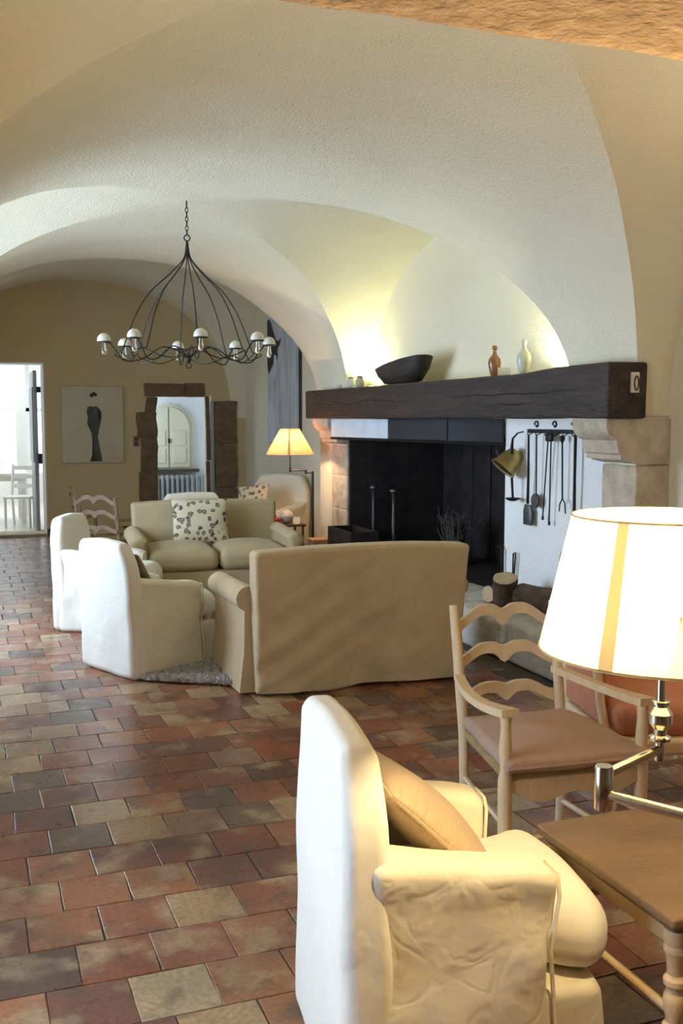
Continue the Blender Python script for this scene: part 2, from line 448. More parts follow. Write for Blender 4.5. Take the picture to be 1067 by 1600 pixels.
def vault(x, y, v):
    return SPR + (crown(y) - SPR) * max(gg((x - XC) / HW), gg(v))


NS = 44
phis = [-PI / 2 + PI * i / NS for i in range(NS + 1)]
xs = [(WL - 0.02, -9)] + [(XC + HW * math.sin(p), p) for p in phis] + [(WR + 0.02, 9)]
ys = []
for bi, (a, b) in enumerate(BAYS):
    yc, hl = (a + b) / 2, (b - a) / 2
    for p in phis: ys.append((yc + hl * math.sin(p), math.sin(p), p))
    if bi < 2:
        nx = BAYS[bi + 1][0]
        for k in range(1, 6): ys.append((b + (nx - b) * k / 6, 1.0, None))
mb = MB()
for (y, v, p) in ys:
    for (x, q) in xs:
        z = vault(x, y, v)
        w = noise.noise_vector(Vector((x * 1.7, y * 1.7, z * 1.7))) * 0.012
        mb.v.append((x + w.x * (0 if abs(q) > 2 else 1), y + w.y * 0.6, z + w.z))
nx_ = len(xs)
for j in range(len(ys) - 1):
    for i in range(nx_ - 1):
        a, b, c, d = j * nx_ + i, j * nx_ + i + 1, (j + 1) * nx_ + i + 1, (j + 1) * nx_ + i
        pm = ys[j][2]; pn = ys[j + 1][2]; qm = (xs[i][0] + xs[i + 1][0]) / 2 - XC
        if pm is not None and pn is not None:
            if (pm + pn) * qm > 0: mb.f += [(a, b, c), (a, c, d)]
            else: mb.f += [(a, b, d), (b, c, d)]
        else: mb.f.append((a, b, c, d))
ceil = struct('ceiling', mb, 'plaster', smooth=True)
ceil.data.set_sharp_from_angle(angle=R(15))

# floor slab (mortar bed below the tiles)
mb = MB(); mb.box(-0.9, 4.7, -2.2, YB + 0.05, -0.06, -0.0045)
floor = struct('floor', mb, 'grout')

# right wall, with the hearth opening
FY0, FY1, FZ0, FZ1 = 6.85, 9.65, 0.27, 1.46
mb = MB()
mb.box(WR, WR + 0.5, YF - 0.4, FY0, -0.05, 3.75)
mb.box(WR, WR + 0.5, FY1, YB + 0.3, -0.05, 3.75)
mb.box(WR, WR + 0.03, FY0, FY1, FZ1, 2.3); mb.box(WR, WR + 0.5, FY0, FY1, 2.3, 3.75)
mb.box(WR, WR + 0.5, FY0, FY1, -0.05, FZ0 - 0.02)
wall_right = struct('wall_right', mb, 'plaster')
obj('hearth_wall', MB().box(WR - 0.006, WR + 0.1, 5.27, FY0, 0.2, 1.61), 'white_plaster', wall_right, False)  # part of the same wall, whitened: its daylight is put into the colour
# piers carrying the vault
k = 0
for sx0, sx1, nm in ((XR, WR + 0.05, 'right'), (WL - 0.05, XL, 'left')):
    for (y0, y1) in (((4.96, 5.27), (9.72, 10.55)) if nm == 'right' else ((4.95, 5.60), (9.65, 10.55))):
        k += 1
        mb = MB(); mb.rbox((sx0 + sx1) / 2, (y0 + y1) / 2, SPR / 2, sx1 - sx0, y1 - y0, SPR + 0.02, 0.02, 3, 2)
        struct('trim_%d' % k, mb, 'plaster', smooth=True)
# left wall with three window openings
mb = MB(); ycur = YF - 0.4
for (y0, y1, z0, z1) in WINDOWS:
    mb.box(WL - 0.4, WL, ycur, y0, -0.05, 3.75)
    mb.box(WL - 0.4, WL, y0, y1, -0.05, z0); mb.box(WL - 0.4, WL, y0, y1, z1, 3.75); ycur = y1
mb.box(WL - 0.4, WL, ycur, YB + 0.3, -0.05, 3.75)
wall_left = struct('wall_left', mb, 'plaster')
for i, (y0, y1, z0, z1) in enumerate(WINDOWS):
    x = WL - 0.33; t = 0.05
    mb = MB(); mb.box(x - 0.03, x + 0.03, y0, y1, z0, z0 + t); mb.box(x - 0.03, x + 0.03, y0, y1, z1 - t, z1)
    mb.box(x - 0.03, x + 0.03, y0, y0 + t, z0 + t, z1 - t); mb.box(x - 0.03, x + 0.03, y1 - t, y1, z0 + t, z1 - t)
    win = struct('window_%d' % (i + 1), mb, 'white_paint')
    ym = (y0 + y1) / 2
    m2 = MB(); m2.box(x - 0.02, x + 0.02, ym - 0.03, ym + 0.03, z0 + t, z1 - t); obj('mullion', m2, 'white_paint', win, False)
    for (a, b) in ((y0 + t, ym - 0.03), (ym + 0.03, y1 - t)):
        m2 = MB(); m2.box(x - 0.003, x + 0.003, a, b, z0 + t, z1 - t); obj('pane', m2, 'pane_glass', win, False)

# back wall: garden doorway on the left, stone doorway on the right
DX0, DX1, DZ = 0.10, 1.05, 2.36
NX0, NX1, NZ = 2.56, 3.36, 1.93
T = 0.45
mb = MB()
mb.box(WL - 0.4, DX0, YB, YB + T, -0.05, 3.8); mb.box(DX0, DX1, YB, YB + T, DZ, 3.8)
mb.box(DX1, NX0, YB, YB + T, -0.05, 3.8); mb.box(NX0, NX1, YB, YB + T, NZ, 3.8)
mb.box(NX1, WR + 0.4, YB, YB + T, -0.05, 3.8)
wall_back = struct('wall_back', mb, 'back_plaster')
mb = MB(); mb.box(DX1 + 0.003, 2.28, YB - 0.02, YB, -0.005, 0.10); struct('baseboard_back', mb, 'dark_wood')
# door lining and the open door leaf
mb = MB(); mb.box(DX1 - 0.012, DX1 + 0.005, YB - 0.004, YB + T, 0, DZ); mb.box(DX0, DX1, YB - 0.004, YB + T, DZ - 0.012, DZ + 0.004)
struct('trim_5', mb, 'white_paint')
dr = obj('door_1', MB().box(0.935, 0.985, YB + T - 0.03, YB + T + 0.80, 0.02, 2.28, 0.006), 'grey_paint'); tag(dr, None, None, None, 'structure')
obj('hinge', MB().box(0.975, 1.03, YB + T - 0.10, YB + T - 0.03, 1.97, 2.05), 'iron', dr, False)
obj('hinge', MB().box(0.975, 1.03, YB + T - 0.10, YB + T - 0.03, 0.98, 1.12), 'iron', dr, False)
obj('door_panel', MB().box(0.918, 0.936, YB + T + 0.02, YB + T + 0.70, 1.0, 2.05, 0.004), 'grey_paint', dr, False)
mb = MB(); mb.box(DX0, DX1, YB - 0.02, YB + T + 0.04, -0.02, 0.035); struct('trim_6', mb, 'stone')

# front wall: thick rough lintel the view passes under
LZ = 2.060
mb = MB()
mb.box(WL - 0.4, 2.75, YF - 1.0, YF, LZ, 3.6)
mb.box(2.75, WR + 0.5, YF - 1.0, YF, -0.05, 3.6); mb.box(WL - 0.4, -0.62, YF - 1.0, YF, -0.05, LZ)
nz = []
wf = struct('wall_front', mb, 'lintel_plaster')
mb = MB(); n1, n2 = 60, 26
for j in range(n2 + 1):
    for i in range(n1 + 1):
        x = -0.62 + 3.37 * i / n1; y = YF + 0.012 - 1.02 * j / n2
        p = Vector((x * 9, y * 9, 1.3)); h = noise.noise(p) * 0.004 + noise.noise(p * 2.6) * 0.002
        mb.v.append((x, y + (noise.noise(p * 1.3) * 0.006 if j == 0 else 0), LZ - 0.012 + h + (0.02 if j == 0 else 0)))
for j in range(n2):
    for i in range(n1):
        a = j * (n1 + 1) + i; mb.f.append((a, a + 1, a + n1 + 2, a + n1 + 1))
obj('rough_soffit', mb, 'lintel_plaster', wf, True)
mb = MB(); mb.box(WL - 0.4, WR + 0.5, -2.3, -2.2, -0.05, 3.6); mb.box(-0.72, -0.62, -2.2, YF - 1.0, -0.05, 3.0)
mb.box(2.75, 2.85, -2.2, YF - 1.0, -0.05, 3.0); mb.box(-0.72, 2.85, -2.2, YF - 0.99, 2.9, 3.0)
struct('wall_entry', mb, 'plaster')

# ------------------------------------------------------------------ garden room beyond the doorway
mb = MB(); mb.box(-3.2, 2.0, YB + T, 21.2, -0.06, 0.0); struct('floor_garden_room', mb, 'pale_floor')
mb = MB(); mb.box(-3.2, 2.0, YB + T, 21.2, 3.15, 3.25); mb.box(1.5, 1.6, YB + T, 21.0, 0, 3.15); mb.box(-3.2, -3.1, YB + T, 21.0, 0, 3.15)
mb.box(-3.2, 2.0, 20.9, 21.0, 0, 0.55); mb.box(-3.2, 2.0, 20.9, 21.0, 2.7, 3.15); struct('wall_garden_room', mb, 'white_paint')
mb = MB()
for x in (-2.6, -1.7, -0.8, 0.1, 0.62, 1.2): mb.box(x - 0.05, x + 0.05, 20.9, 21.0, 0.55, 2.7)
mb.box(-3.1, 1.5, 20.9, 21.0, 1.75, 1.82)
gw = struct('window_4', mb, 'white_paint')
for a, b in ((-3.1, -2.65), (-2.55, -1.75), (-1.65, -0.85), (-0.75, 0.05), (0.15, 0.57), (0.67, 1.15)):
    for z0, z1 in ((0.55, 1.75), (1.82, 2.7)): obj('pane', MB().box(a, b, 20.94, 20.95, z0, z1), 'pane_glass', gw, False)
mb = MB(); mb.box(0.82, 0.98, 17.6, 17.76, 0, 3.15)
struct('trim_7', mb, 'white_paint')
t = thing('garden_table', 'white painted table in the bright garden room beyond the left doorway', 'table', (0.42, 16.75, 0))
obj('tabletop', MB().rbox(0, 0, 0.76, 1.0, 1.1, 0.05, 0.01, 2, 1), 'white_paint', t)
obj('apron', MB().box(-0.42, 0.42, -0.46, 0.46, 0.66, 0.735), 'white_paint', t, False)
for sx in (-1, 1):
    for sy in (-1, 1): obj('leg', MB().box(sx * 0.42 - 0.035, sx * 0.42 + 0.035, sy * 0.46 - 0.035, sy * 0.46 + 0.035, 0, 0.735), 'white_paint', t, False)


def garden_chair(label, loc, rz):
    t = thing('garden_chair', label, 'chair', loc, rz, 'white chairs in the garden room')
    obj('seat', MB().rbox(0, 0, 0.45, 0.42, 0.42, 0.035, 0.01, 2, 1), 'white_paint', t)
    for sx in (-1, 1):
        obj('leg', MB().tube([(sx * 0.18, 0.18, 0), (sx * 0.18, 0.18, 0.44)], 0.02), 'white_paint', t)
        obj('leg', MB().tube([(sx * 0.19, -0.26, 0), (sx * 0.19, -0.18, 0.45), (sx * 0.19, -0.27, 0.92)], 0.02), 'white_paint', t)
    for z in (0.60, 0.74, 0.87): obj('slat', MB().box(-0.19, 0.19, -0.27 + (0.9 - z) * 0.2, -0.25 + (0.9 - z) * 0.2, z - 0.03, z + 0.03), 'white_paint', t, False)


garden_chair('white wooden chair beside the garden room door leaf', (0.78, 15.85, 0), R(160))
garden_chair('white wooden chair at the far side of the garden room table', (0.05, 17.75, 0), R(200))

# ------------------------------------------------------------------ small room behind the stone doorway
mb = MB(); mb.box(1.6, 4.3, YB + T, 16.6, -0.06, 0.0); struct('floor_back_room', mb, 'pale_floor')
WY = 16.4
mb = MB(); mb.box(1.6, 4.3, WY, WY + 0.1, 0, 3.0); mb.box(1.6, 4.3, YB + T, WY, 2.9, 3.0); mb.box(3.9, 4.0, YB + T, WY, 0, 2.9); mb.box(1.55, 1.6, YB + T, WY, 0, 2.9)
struct('wall_back_room', mb, 'white_plaster')


def arch_poly(x0, x1, z0, z1, n=14, half=None):
    xc = (x0 + x1) / 2; r = (x1 - x0) / 2; zc = z1 - r
    pts = [(x0, z0), (x1, z0)] + [(xc + r * math.cos(a), zc + r * math.sin(a)) for a in [PI * i / n for i in range(n + 1)]]
    if half == 'r': pts = [(max(p[0], xc + 0.008), p[1]) for p in pts if p[0] >= xc - 1e-6] + [(xc + 0.008, z1)] if False else pts
    return pts


wn = tag(obj('window_5', MB().prism(arch_poly(2.70, 3.48, 0.80, 1.84), WY - 0.05, WY, 'xz'), 'cream_paint', None, False), None, None, None, 'structure')
r_ = 0.33; xc_ = 3.09; zc_ = 1.79 - r_
rp = [(xc_ + 0.012, 0.83), (xc_ + r_, 0.83)] + [(xc_ + r_ * math.cos(a), zc_ + r_ * math.sin(a)) for a in [PI / 2 * i / 8 for i in range(8)]] + [(xc_ + 0.012, zc_ + r_)]
lp = [(2 * xc_ - a, b) for (a, b) in reversed(rp)]
for poly, sg in ((rp, 1), (lp, -1)):
    sh = obj('shutter', MB().prism(poly, WY - 0.085, WY - 0.052, 'xz'), 'cream_paint', wn, False)
    for (z0, z1) in ((0.90, 1.13), (1.18, 1.42)):
        a, b = (xc_ + 0.06, xc_ + r_ - 0.06) if sg > 0 else (xc_ - r_ + 0.06, xc_ - 0.06)
        obj('shutter_panel', MB().box(a, b, WY - 0.097, WY - 0.086, z0, z1, 0.004), 'cream_paint', sh, False)
obj('latch', MB().box(3.075, 3.105, WY - 0.11, WY - 0.086, 1.22, 1.29), 'iron', wn, False)
obj('sill', MB().box(2.62, 3.56, WY - 0.16, WY - 0.001, 0.755, 0.80), 'dark_wood', wn, False)
t = thing('radiator', 'grey column radiator under the arched window seen through the stone doorway', 'radiator', (3.12, WY - 0.15, 0))
for i in range(13):
    x = -0.48 + 0.08 * i
    obj('column', MB().rbox(x, 0, 0.40, 0.045, 0.10, 0.62, 0.02, 1, 2), 'radiator_paint', t)
obj('header', MB().rbox(0, 0, 0.665, 1.04, 0.06, 0.05, 0.02, 1, 2), 'radiator_paint', t)
obj('header', MB().rbox(0, 0, 0.13, 1.04, 0.06, 0.05, 0.02, 1, 2), 'radiator_paint', t)
for x in (-0.4, 0.4): obj('foot', MB().box(x - 0.02, x + 0.02, -0.03, 0.03, 0, 0.11), 'radiator_paint', t, False)

# stone surround of that doorway
t = thing('stone_doorway', 'rough brown stone surround of the doorway in the tan back wall', 'doorway', (0, YB, 0))


def rough_stone(x0, x1, z0, z1, d, seed, par, mtl='brown_stone', y0=0.0):
    rnd = random.Random(seed)
    mb = MB(); mb.rbox((x0 + x1) / 2, y0 - d / 2 + 0.005, (z0 + z1) / 2, x1 - x0, d + 0.01, z1 - z0, 0.012, 4, 2,
                       lambda x, y, z: (x + 0.03 * noise.noise(Vector((z * 5 + seed, y, 3))), y, z + 0.012 * noise.noise(Vector((x * 6, seed, z)))))
    return obj('stone', mb, mtl, par)


for i, (a, b, c, d) in enumerate([(2.33, 2.575, 0.0, 0.42), (2.31, 2.575, 0.425, 0.86), (2.34, 2.575, 0.865, 1.33), (2.29, 2.575, 1.335, 1.70), (2.42, 2.575, 1.70, 1.905),
                                  (2.40, 2.98, 1.915, 2.10), (2.985, 3.26, 1.915, 2.11), (3.275, 3.335, 0, 1.0), (3.275, 3.335, 1.005, 1.93)]):
    rough_stone(a, b, c, d, 0.035, i + 1, t)
for i, (c, d) in enumerate([(0, 0.62), (0.625, 1.25), (1.255, 1.86)]): rough_stone(3.40, 3.72, c, d, 0.06, 20 + i, t)
obj('door_post', MB().rbox(3.367, -0.02, 0.93, 0.055, 0.05, 1.86, 0.015, 2, 2), 'radiator_paint', t)

t = thing('light_switch', 'brown plastic light switch on the back wall beside the stone doorway', 'light switch', (2.275, YB, 1.29))
obj('plate', MB().rbox(0, -0.007, 0, 0.085, 0.014, 0.15, 0.006, 1, 2), 'plastic_switch', t)
for z in (-0.033, 0.033): obj('rocker', MB().rbox(0, -0.017, z, 0.05, 0.01, 0.05, 0.003, 1, 1), 'dark_wood', t)

# painting of a standing figure
t = thing('figure_painting', 'pale canvas painting of a dark standing figure in a hat on back wall', 'painting', (1.685, YB - 0.002, 1.0))
obj('canvas', MB().rbox(0, -0.02, 0.525, 0.83, 0.04, 1.05, 0.004, 1, 1), 'canvas', t)


def flat(poly, x0, z0, w, h, y):  # poly in a 0..1 frame, z downwards
    return [(x0 + px * w, z0 + (1 - pz) * h) for px, pz in poly]


W_, H_ = 0.83, 1.05


def fig(name, poly, mtl, y0, y1):
    obj(name, MB().prism([(-W_ / 2 + a * W_, H_ * (1 - b)) for a, b in poly], y0, y1, 'xz'), mtl, t, False)


fig('painted_hat', [(0.455, 0.105), (0.50, 0.085), (0.52, 0.065), (0.545, 0.08), (0.585, 0.105), (0.565, 0.13), (0.525, 0.128), (0.49, 0.148), (0.465, 0.135)], 'ink', -0.0412, -0.039)
fig('painted_body', [(0.42, 0.27), (0.46, 0.255), (0.50, 0.265), (0.56, 0.26), (0.615, 0.29), (0.645, 0.35), (0.63, 0.45), (0.60, 0.56), (0.575, 0.66), (0.60, 0.78), (0.635, 0.92), (0.64, 0.985), (0.44, 0.985), (0.475, 0.90),
                     (0.485, 0.75), (0.475, 0.62), (0.435, 0.54), (0.405, 0.48), (0.42, 0.40), (0.40, 0.34)], 'ink_grey', -0.0411, -0.039)
fig('painted_shadow', [(0.59, 0.285), (0.635, 0.33), (0.645, 0.38), (0.62, 0.49), (0.595, 0.56), (0.60, 0.45), (0.58, 0.38)], 'ink', -0.0416, -0.039)
fig('painted_hem', [(0.487, 0.62), (0.51, 0.75), (0.515, 0.88), (0.545, 0.985), (0.445, 0.985), (0.48, 0.90), (0.488, 0.75)], 'ink', -0.0416, -0.039)
for i in range(5): fig('signature', [(0.78 + i * 0.03, 0.945 - 0.01 * (i % 2)), (0.80 + i * 0.03, 0.935), (0.805 + i * 0.03, 0.942)], 'ink_grey', -0.0411, -0.039)

# large abstract canvas on the right wall
t = thing('abstract_painting', 'tall blue grey abstract canvas with black shape on right wall', 'painting', (WR - 0.002, 12.54, 1.28))
obj('canvas', MB().box(-0.03, 0, -0.68, 0.68, 0, 1.64), 'abstract', t, False)
obj('frame_edge', MB().box(-0.036, 0, -0.70, -0.68, 0, 1.64), 'ink', t, False)
black = [(0.68, 1.62), (0.60, 1.63), (0.50, 1.58), (0.40, 1.46), (0.28, 1.34), (0.16, 1.32), (0.05, 1.36), (0.10, 1.28), (0.22, 1.22), (0.20, 1.12), (0.30, 1.04), (0.38, 0.92), (0.42, 1.04), (0.50, 0.98), (0.60, 0.92), (0.68, 1.0)]
obj('painted_black_shape', MB().prism(black, -0.0316, -0.029, 'yz'), 'ink', t, False)
obj('painted_pale_stroke', MB().prism([(0.36, 1.16), (0.27, 1.14), (0.25, 0.96), (0.34, 0.82), (0.42, 0.90)], -0.0322, -0.029, 'yz'), 'abstract_pale', t, False)
obj('painted_pale_stroke', MB().prism([(0.66, 0.02), (0.30, 0.02), (0.34, 0.40), (0.44, 0.62), (0.62, 0.50)], -0.0316, -0.029, 'yz'), 'abstract_pale', t, False)

# ------------------------------------------------------------------ fireplace
fp = thing('fireplace', 'huge stone fireplace with a dark oak mantel beam and raised stone hearth', 'fireplace', (0, 0, 0))
BX0, BX1, BY0, BY1, BZ0, BZ1 = 3.41, 3.675, 4.89, 10.33, 1.605, 1.895


def beamfn(x, y, z):
    n = noise.noise(Vector((x * 3, y * 1.3, z * 3)))
    return (x + 0.010 * n + (-0.012 if z < 0 else 0.0) * 0, y, z + 0.008 * noise.noise(Vector((x, y * 2.1, 7))) + 0.03 * sm(-1.4, -2.7, y) * clamp((z + 0.14) / 0.28))


mb = MB(); mb.rbox((BX0 + BX1) / 2, (BY0 + BY1) / 2, (BZ0 + BZ1) / 2, BX1 - BX0, BY1 - BY0, BZ1 - BZ0, 0.018, 30, 2, beamfn)
bm_ = obj('mantel_beam', mb, 'beam_wood', fp)
# shrinkage cracks along the front of the beam
for (y0, y1, z0, amp) in ((5.0, 7.1, 1.765, 0.02), (7.4, 9.9, 1.745, 0.03), (5.6, 6.3, 1.70, 0.01)):
    up_, dn_ = [], []
    n = 40
    for i in range(n + 1):
        y = y0 + (y1 - y0) * i / n; w = 0.0045 * math.sin(PI * i / n) * (0.6 + 0.8 * abs(noise.noise(Vector((y * 9, z0, 0)))))
        z = z0 + amp * noise.noise(Vector((y * 3.1, z0 * 10, 2)))
        up_.append((y, z + w)); dn_.append((y, z - w))
    mb = MB()
    for i in range(n):
        xa = lambda yy, zz: BX0 + 0.010 * noise.noise(Vector(((BX0 - (BX0 + BX1) / 2) * 3, (yy - (BY0 + BY1) / 2) * 1.3, (zz - (BZ0 + BZ1) / 2) * 3))) - 0.0015
        mb.add([(xa(*up_[i]), *up_[i]), (xa(*up_[i + 1]), *up_[i + 1]), (xa(*dn_[i + 1]), *dn_[i + 1]), (xa(*dn_[i]), *dn_[i])], [(0, 1, 2, 3)])
    obj('crack', mb, 'crack', bm_, False)
obj('mantel_shelf', MB().box(3.66, WR + 0.02, 5.58, 9.67, 1.62, 1.885), 'plaster', fp, False)
pl = obj('number_plate', MB().box(3.553, 3.602, BY0 - 0.016, BY0 + 0.002, 1.750, 1.865), 'paper', fp, False)
rg = []
for i in range(18):
    a = 2 * PI * i / 18; rg.append((3.582 + 0.014 * math.cos(a), BY0 - 0.0165, 1.803 + 0.040 * math.sin(a)))
obj('numeral', MB().tube(rg, 0.005, 6, closed=True), 'ink', pl)
# pilasters with moulded corbels, each of separate stones
CORB = [(3.43, 1.60), (3.43, 1.555), (3.445, 1.515), (3.475, 1.488), (3.50, 1.478), (3.50, 1.455), (3.515, 1.405), (3.53, 1.395), (3.53, 1.368), (3.56, 1.368), (3.575, 1.358)]
for (py0, py1, sd) in ((4.93, 5.28, 1), (9.68, 10.14, 2)):
    pil = obj('corbel', MB().prism(CORB + [(3.66, 1.340), (WR + 0.04, 1.340), (WR + 0.04, 1.60)], py0, py1, 'xz'), 'stone', fp, 30)
    zs = [0.0, 0.34, 0.68, 1.02, 1.336]
    for i in range(4):
        mb = MB(); mb.rbox((3.64 + WR + 0.04) / 2, (py0 + py1) / 2, (zs[i] + zs[i + 1]) / 2, WR + 0.04 - 3.64, py1 - py0 - 0.008 * (i % 2), zs[i + 1] - zs[i] - 0.006, 0.012, 3, 2, amp=0.006, freq=7)
        obj('stone', mb, 'stone', fp)
# raised hearth of rough stones
HZ = 0.27
ycuts = [4.45, 5.20, 5.86, 6.62, 7.40, 8.25, 9.0, 9.72]
for i in range(len(ycuts) - 1):
    a, b = ycuts[i] + 0.006, ycuts[i + 1] - 0.006
    dx = (0.0, 0.02, 0.0, -0.015, 0.02, 0.0, 0.02)[i]
    mb = MB(); mb.rbox((3.31 + dx + WR) / 2, (a + b) / 2, HZ / 2, WR - 3.31 - dx + 0.02, b - a, HZ, 0.035, 6, 3, amp=0.012, freq=4)
    obj('stone', mb, 'hearth_stone', fp)
# firebox
mb = MB(); mb.box(WR + 0.02, 4.72, FY0, FY1, HZ - 0.06, HZ - 0.01); obj('firebox_floor', mb, 'soot', fp, False)
mb = MB(); mb.box(4.70, 4.76, FY0 - 0.05, FY1 + 0.05, 0.2, 2.2); mb.box(WR + 0.004, 4.72, FY0 - 0.03, FY0 + 0.02, 0.2, 2.2); mb.box(WR + 0.004, 4.72, FY1 - 0.02, FY1 + 0.05, 0.2, 2.2)
mb.box(WR + 0.01, 4.76, FY0 - 0.05, FY1 + 0.05, 2.2, 2.25)
obj('firebox', mb, 'soot', fp, False)
for y in (7.25, 7.62, 8.0, 8.37, 8.75, 9.12): obj('fireback_plate', MB().rbox(4.685, y, 0.95, 0.03, 0.35, 1.4, 0.01, 1, 1), 'soot', fp)


# smoke guard below the beam: a steel panel coloured with the window's reflection and dark glass panels
def guard(a, b, mtl):
    A, B = Vector((3.47, 9.66)), Vector((3.84, FY0))
    P0, P1 = A + (B - A) * a, A + (B - A) * b
    d = (P1 - P0).normalized(); n_ = Vector((-d.y, d.x)) * 0.008
    mb = MB(); q = [P0 - n_, P1 - n_, P1 + n_, P0 + n_]
    mb.add([(p.x, p.y, 1.425) for p in q] + [(p.x, p.y, 1.603) for p in q], [(3, 2, 1, 0), (4, 5, 6, 7), (0, 1, 5, 4), (1, 2, 6, 5), (2, 3, 7, 6), (3, 0, 4, 7)])
    obj('smoke_guard_panel', mb, mtl, fp, False)


guard(0.0, 0.395, 'steel_panel'); guard(0.40, 0.735, 'dark_panel'); guard(0.74, 1.0, 'dark_panel')
mb = MB(); mb.tube([(3.465, 9.66, 1.412), (3.835, FY0, 1.412)], 0.014, 6); obj('guard_rail', mb, 'iron', fp)
# left and right linings of the opening behind the guard
obj('soot_lining', MB().box(3.66, WR + 0.02, 9.645, 9.70, HZ, 1.42), 'soot', fp, False)

# andirons and fire basket
def andiron(label, loc):
    t = thing('andiron', label, 'andiron', loc, 0, 'andirons in the hearth')
    obj('post', MB().lathe([(0.02, 0.06), (0.018, 0.1), (0.022, 0.3), (0.018, 0.5), (0.02, 0.62), (0.045, 0.64), (0.045, 0.66), (0.02, 0.67)], 12), 'grey_iron', t)
    obj('bar', MB().tube([(0, 0, 0.1), (0.45, 0, 0.1), (0.5, 0, 0)], 0.012), 'grey_iron', t)
    obj('foot', MB().tube([(-0.02, -0.11, 0), (0, -0.06, 0.06), (0, 0, 0.085), (0, 0.06, 0.06), (-0.02, 0.11, 0)], 0.013), 'grey_iron', t)


andiron('tall grey iron andiron with a cup top in the dark hearth', (3.90, 9.08, HZ - 0.01))
andiron('second iron andiron, nearer the sooty left side of the hearth', (3.86, 9.50, HZ))
t = thing('dried_branches', 'pale tangle of dried branches standing at the back of the hearth', 'branches', (4.25, 8.45, HZ - 0.01))
rnd = random.Random(3); mb = MB()
for i in range(90):
    a = rnd.uniform(-1.2, 1.2); b = rnd.uniform(-0.6, 0.6); L_ = rnd.uniform(0.35, 0.62)
    p1 = (rnd.uniform(-.06, .06), rnd.uniform(-.1, .1), 0.12); p2 = (p1[0] + L_ * 0.35 * b, p1[1] + L_ * 0.28 * a, 0.12 + L_ * 0.55)
    p3 = (p2[0] + rnd.uniform(-.08, .08), p2[1] + rnd.uniform(-.12, .12), p2[2] + rnd.uniform(-.08, .12))
    mb.tube([p1, p2, p3], [0.006, 0.004, 0.002], 4)
o = obj('twigs', mb, 'gauze', t); o['kind'] = 'stuff'
obj('basket', MB().lathe([(0.11, 0), (0.14, 0.06), (0.15, 0.14), (0.13, 0.14), (0.12, 0.06)], 16, capt=False), 'straw', t)
t = thing('log_box', 'black iron log box beside the left jamb of the hearth', 'log box', (3.555, 9.30, HZ))
for nm, bx in (('bottom', (-.14, .14, -.33, .33, 0, .02)), ('side', (-.14, .14, -.33, -.31, .02, .26)), ('side', (-.14, .14, .31, .33, .02, .26)), ('front', (-.14, -.12, -.31, .31, .02, .26)), ('back', (.12, .14, -.31, .31, .02, .26))):
    obj(nm, MB().box(*bx), 'soot', t, False)

# logs on the hearth
def log(label, c, r0, length, d, seed):
    t = thing('log', label, 'log', c, 0, 'logs on the stone hearth')
    d = Vector(d).normalized(); q = Vector((0, 1, 0)).rotation_difference(d)
    mb = MB(); rings = []
    for i in range(9):
        y = -length / 2 + length * i / 8; ring = []
        for k in range(20):
            a = 2 * PI * k / 20; rr = r0 * (1 + 0.10 * noise.noise(Vector((math.cos(a) * 1.5 + seed, math.sin(a) * 1.5, y * 4))))
            ring.append(q @ Vector((rr * math.cos(a), y, rr * math.sin(a))))
        rings.append(ring)
    mb.loft(rings, False); obj('bark', mb, 'bark', t)
    for e in (0, -1):
        ring = rings[e]; cc = sum(ring, Vector()) / 20
        mb = MB(); mb.add([cc] + [cc + (p - cc) * 0.5 for p in ring] + [cc + (p - cc) * 0.97 for p in ring], [(0, 1 + k, 1 + (k + 1) % 20) for k in range(20)] + [(1 + k, 21 + k, 21 + (k + 1) % 20, 1 + (k + 1) % 20) for k in range(20)])
        obj('cut_end', mb, 'cut_wood', t)


log('short thick stump with its pale cut end facing up, among the hearth logs', (3.56, 6.29, HZ + 0.125), 0.088, 0.20, (-0.22, -0.30, 0.93), 1)
log('dark long log lying just right of the pale topped stump', (3.68, 6.02, HZ + 0.096), 0.092, 0.36, (0.25, -1, 0.0), 2)
log('pale ended log leaning on the white hearth wall at the right', (3.80, 5.80, HZ + 0.135), 0.062, 0.24, (0.10, -0.42, 0.9), 3)
log('split reddish log at the left end of the log row', (3.62, 6.52, HZ + 0.062), 0.062, 0.18, (-0.9, -0.3, 0.05), 4)
log('narrow brown log at the right end of the log row', (3.64, 5.66, HZ + 0.095), 0.07, 0.24, (0.5, -0.6, 0.22), 5)
t = thing('fire_hook', 'small blackened iron hook leaning in the hearth behind the logs', 'fire hook', (3.84, 6.83, HZ))
obj('rod', MB().tube([(0, 0, 0), (-0.01, 0.0, 0.34), (-0.012, 0.02, 0.36), (-0.012, 0.05, 0.36), (-0.01, 0.06, 0.33)], 0.009, 6), 'iron', t)
obj('loop', MB().tube([(-0.005, -0.16, 0), (-0.005, -0.17, 0.33), (-0.005, -0.20, 0.34), (-0.005, -0.20, 0.30), (-0.005, -0.18, 0.12)], 0.006, 6), 'iron', t)

# tool rail on the daylit hearth wall
WX = WR - 0.012
t = thing('tool_rail', 'black iron rail with scroll hooks on the white wall under the mantel', 'rail', (WX, 6.16, 1.515))
obj('bar', MB().box(-0.012, 0.012, -0.35, 0.35, -0.014, 0.014, 0.003), 'iron', t, False)
for y in (-0.24, 0.0, 0.24):
    pts = [(0, y + 0.03 * math.cos(a) * (1 - a / 9), 0.045 + 0.03 * math.sin(a) * (1 - a / 9)) for a in [i * 0.45 for i in range(15)]]
    obj('scroll', MB().tube(pts, 0.005, 5), 'iron', t)
for i in range(6): obj('hook', MB().tube([(-0.012, -0.31 + i * 0.115, -0.01), (-0.05, -0.31 + i * 0.115, -0.03), (-0.06, -0.31 + i * 0.115, -0.015)], 0.004, 5), 'iron', t)


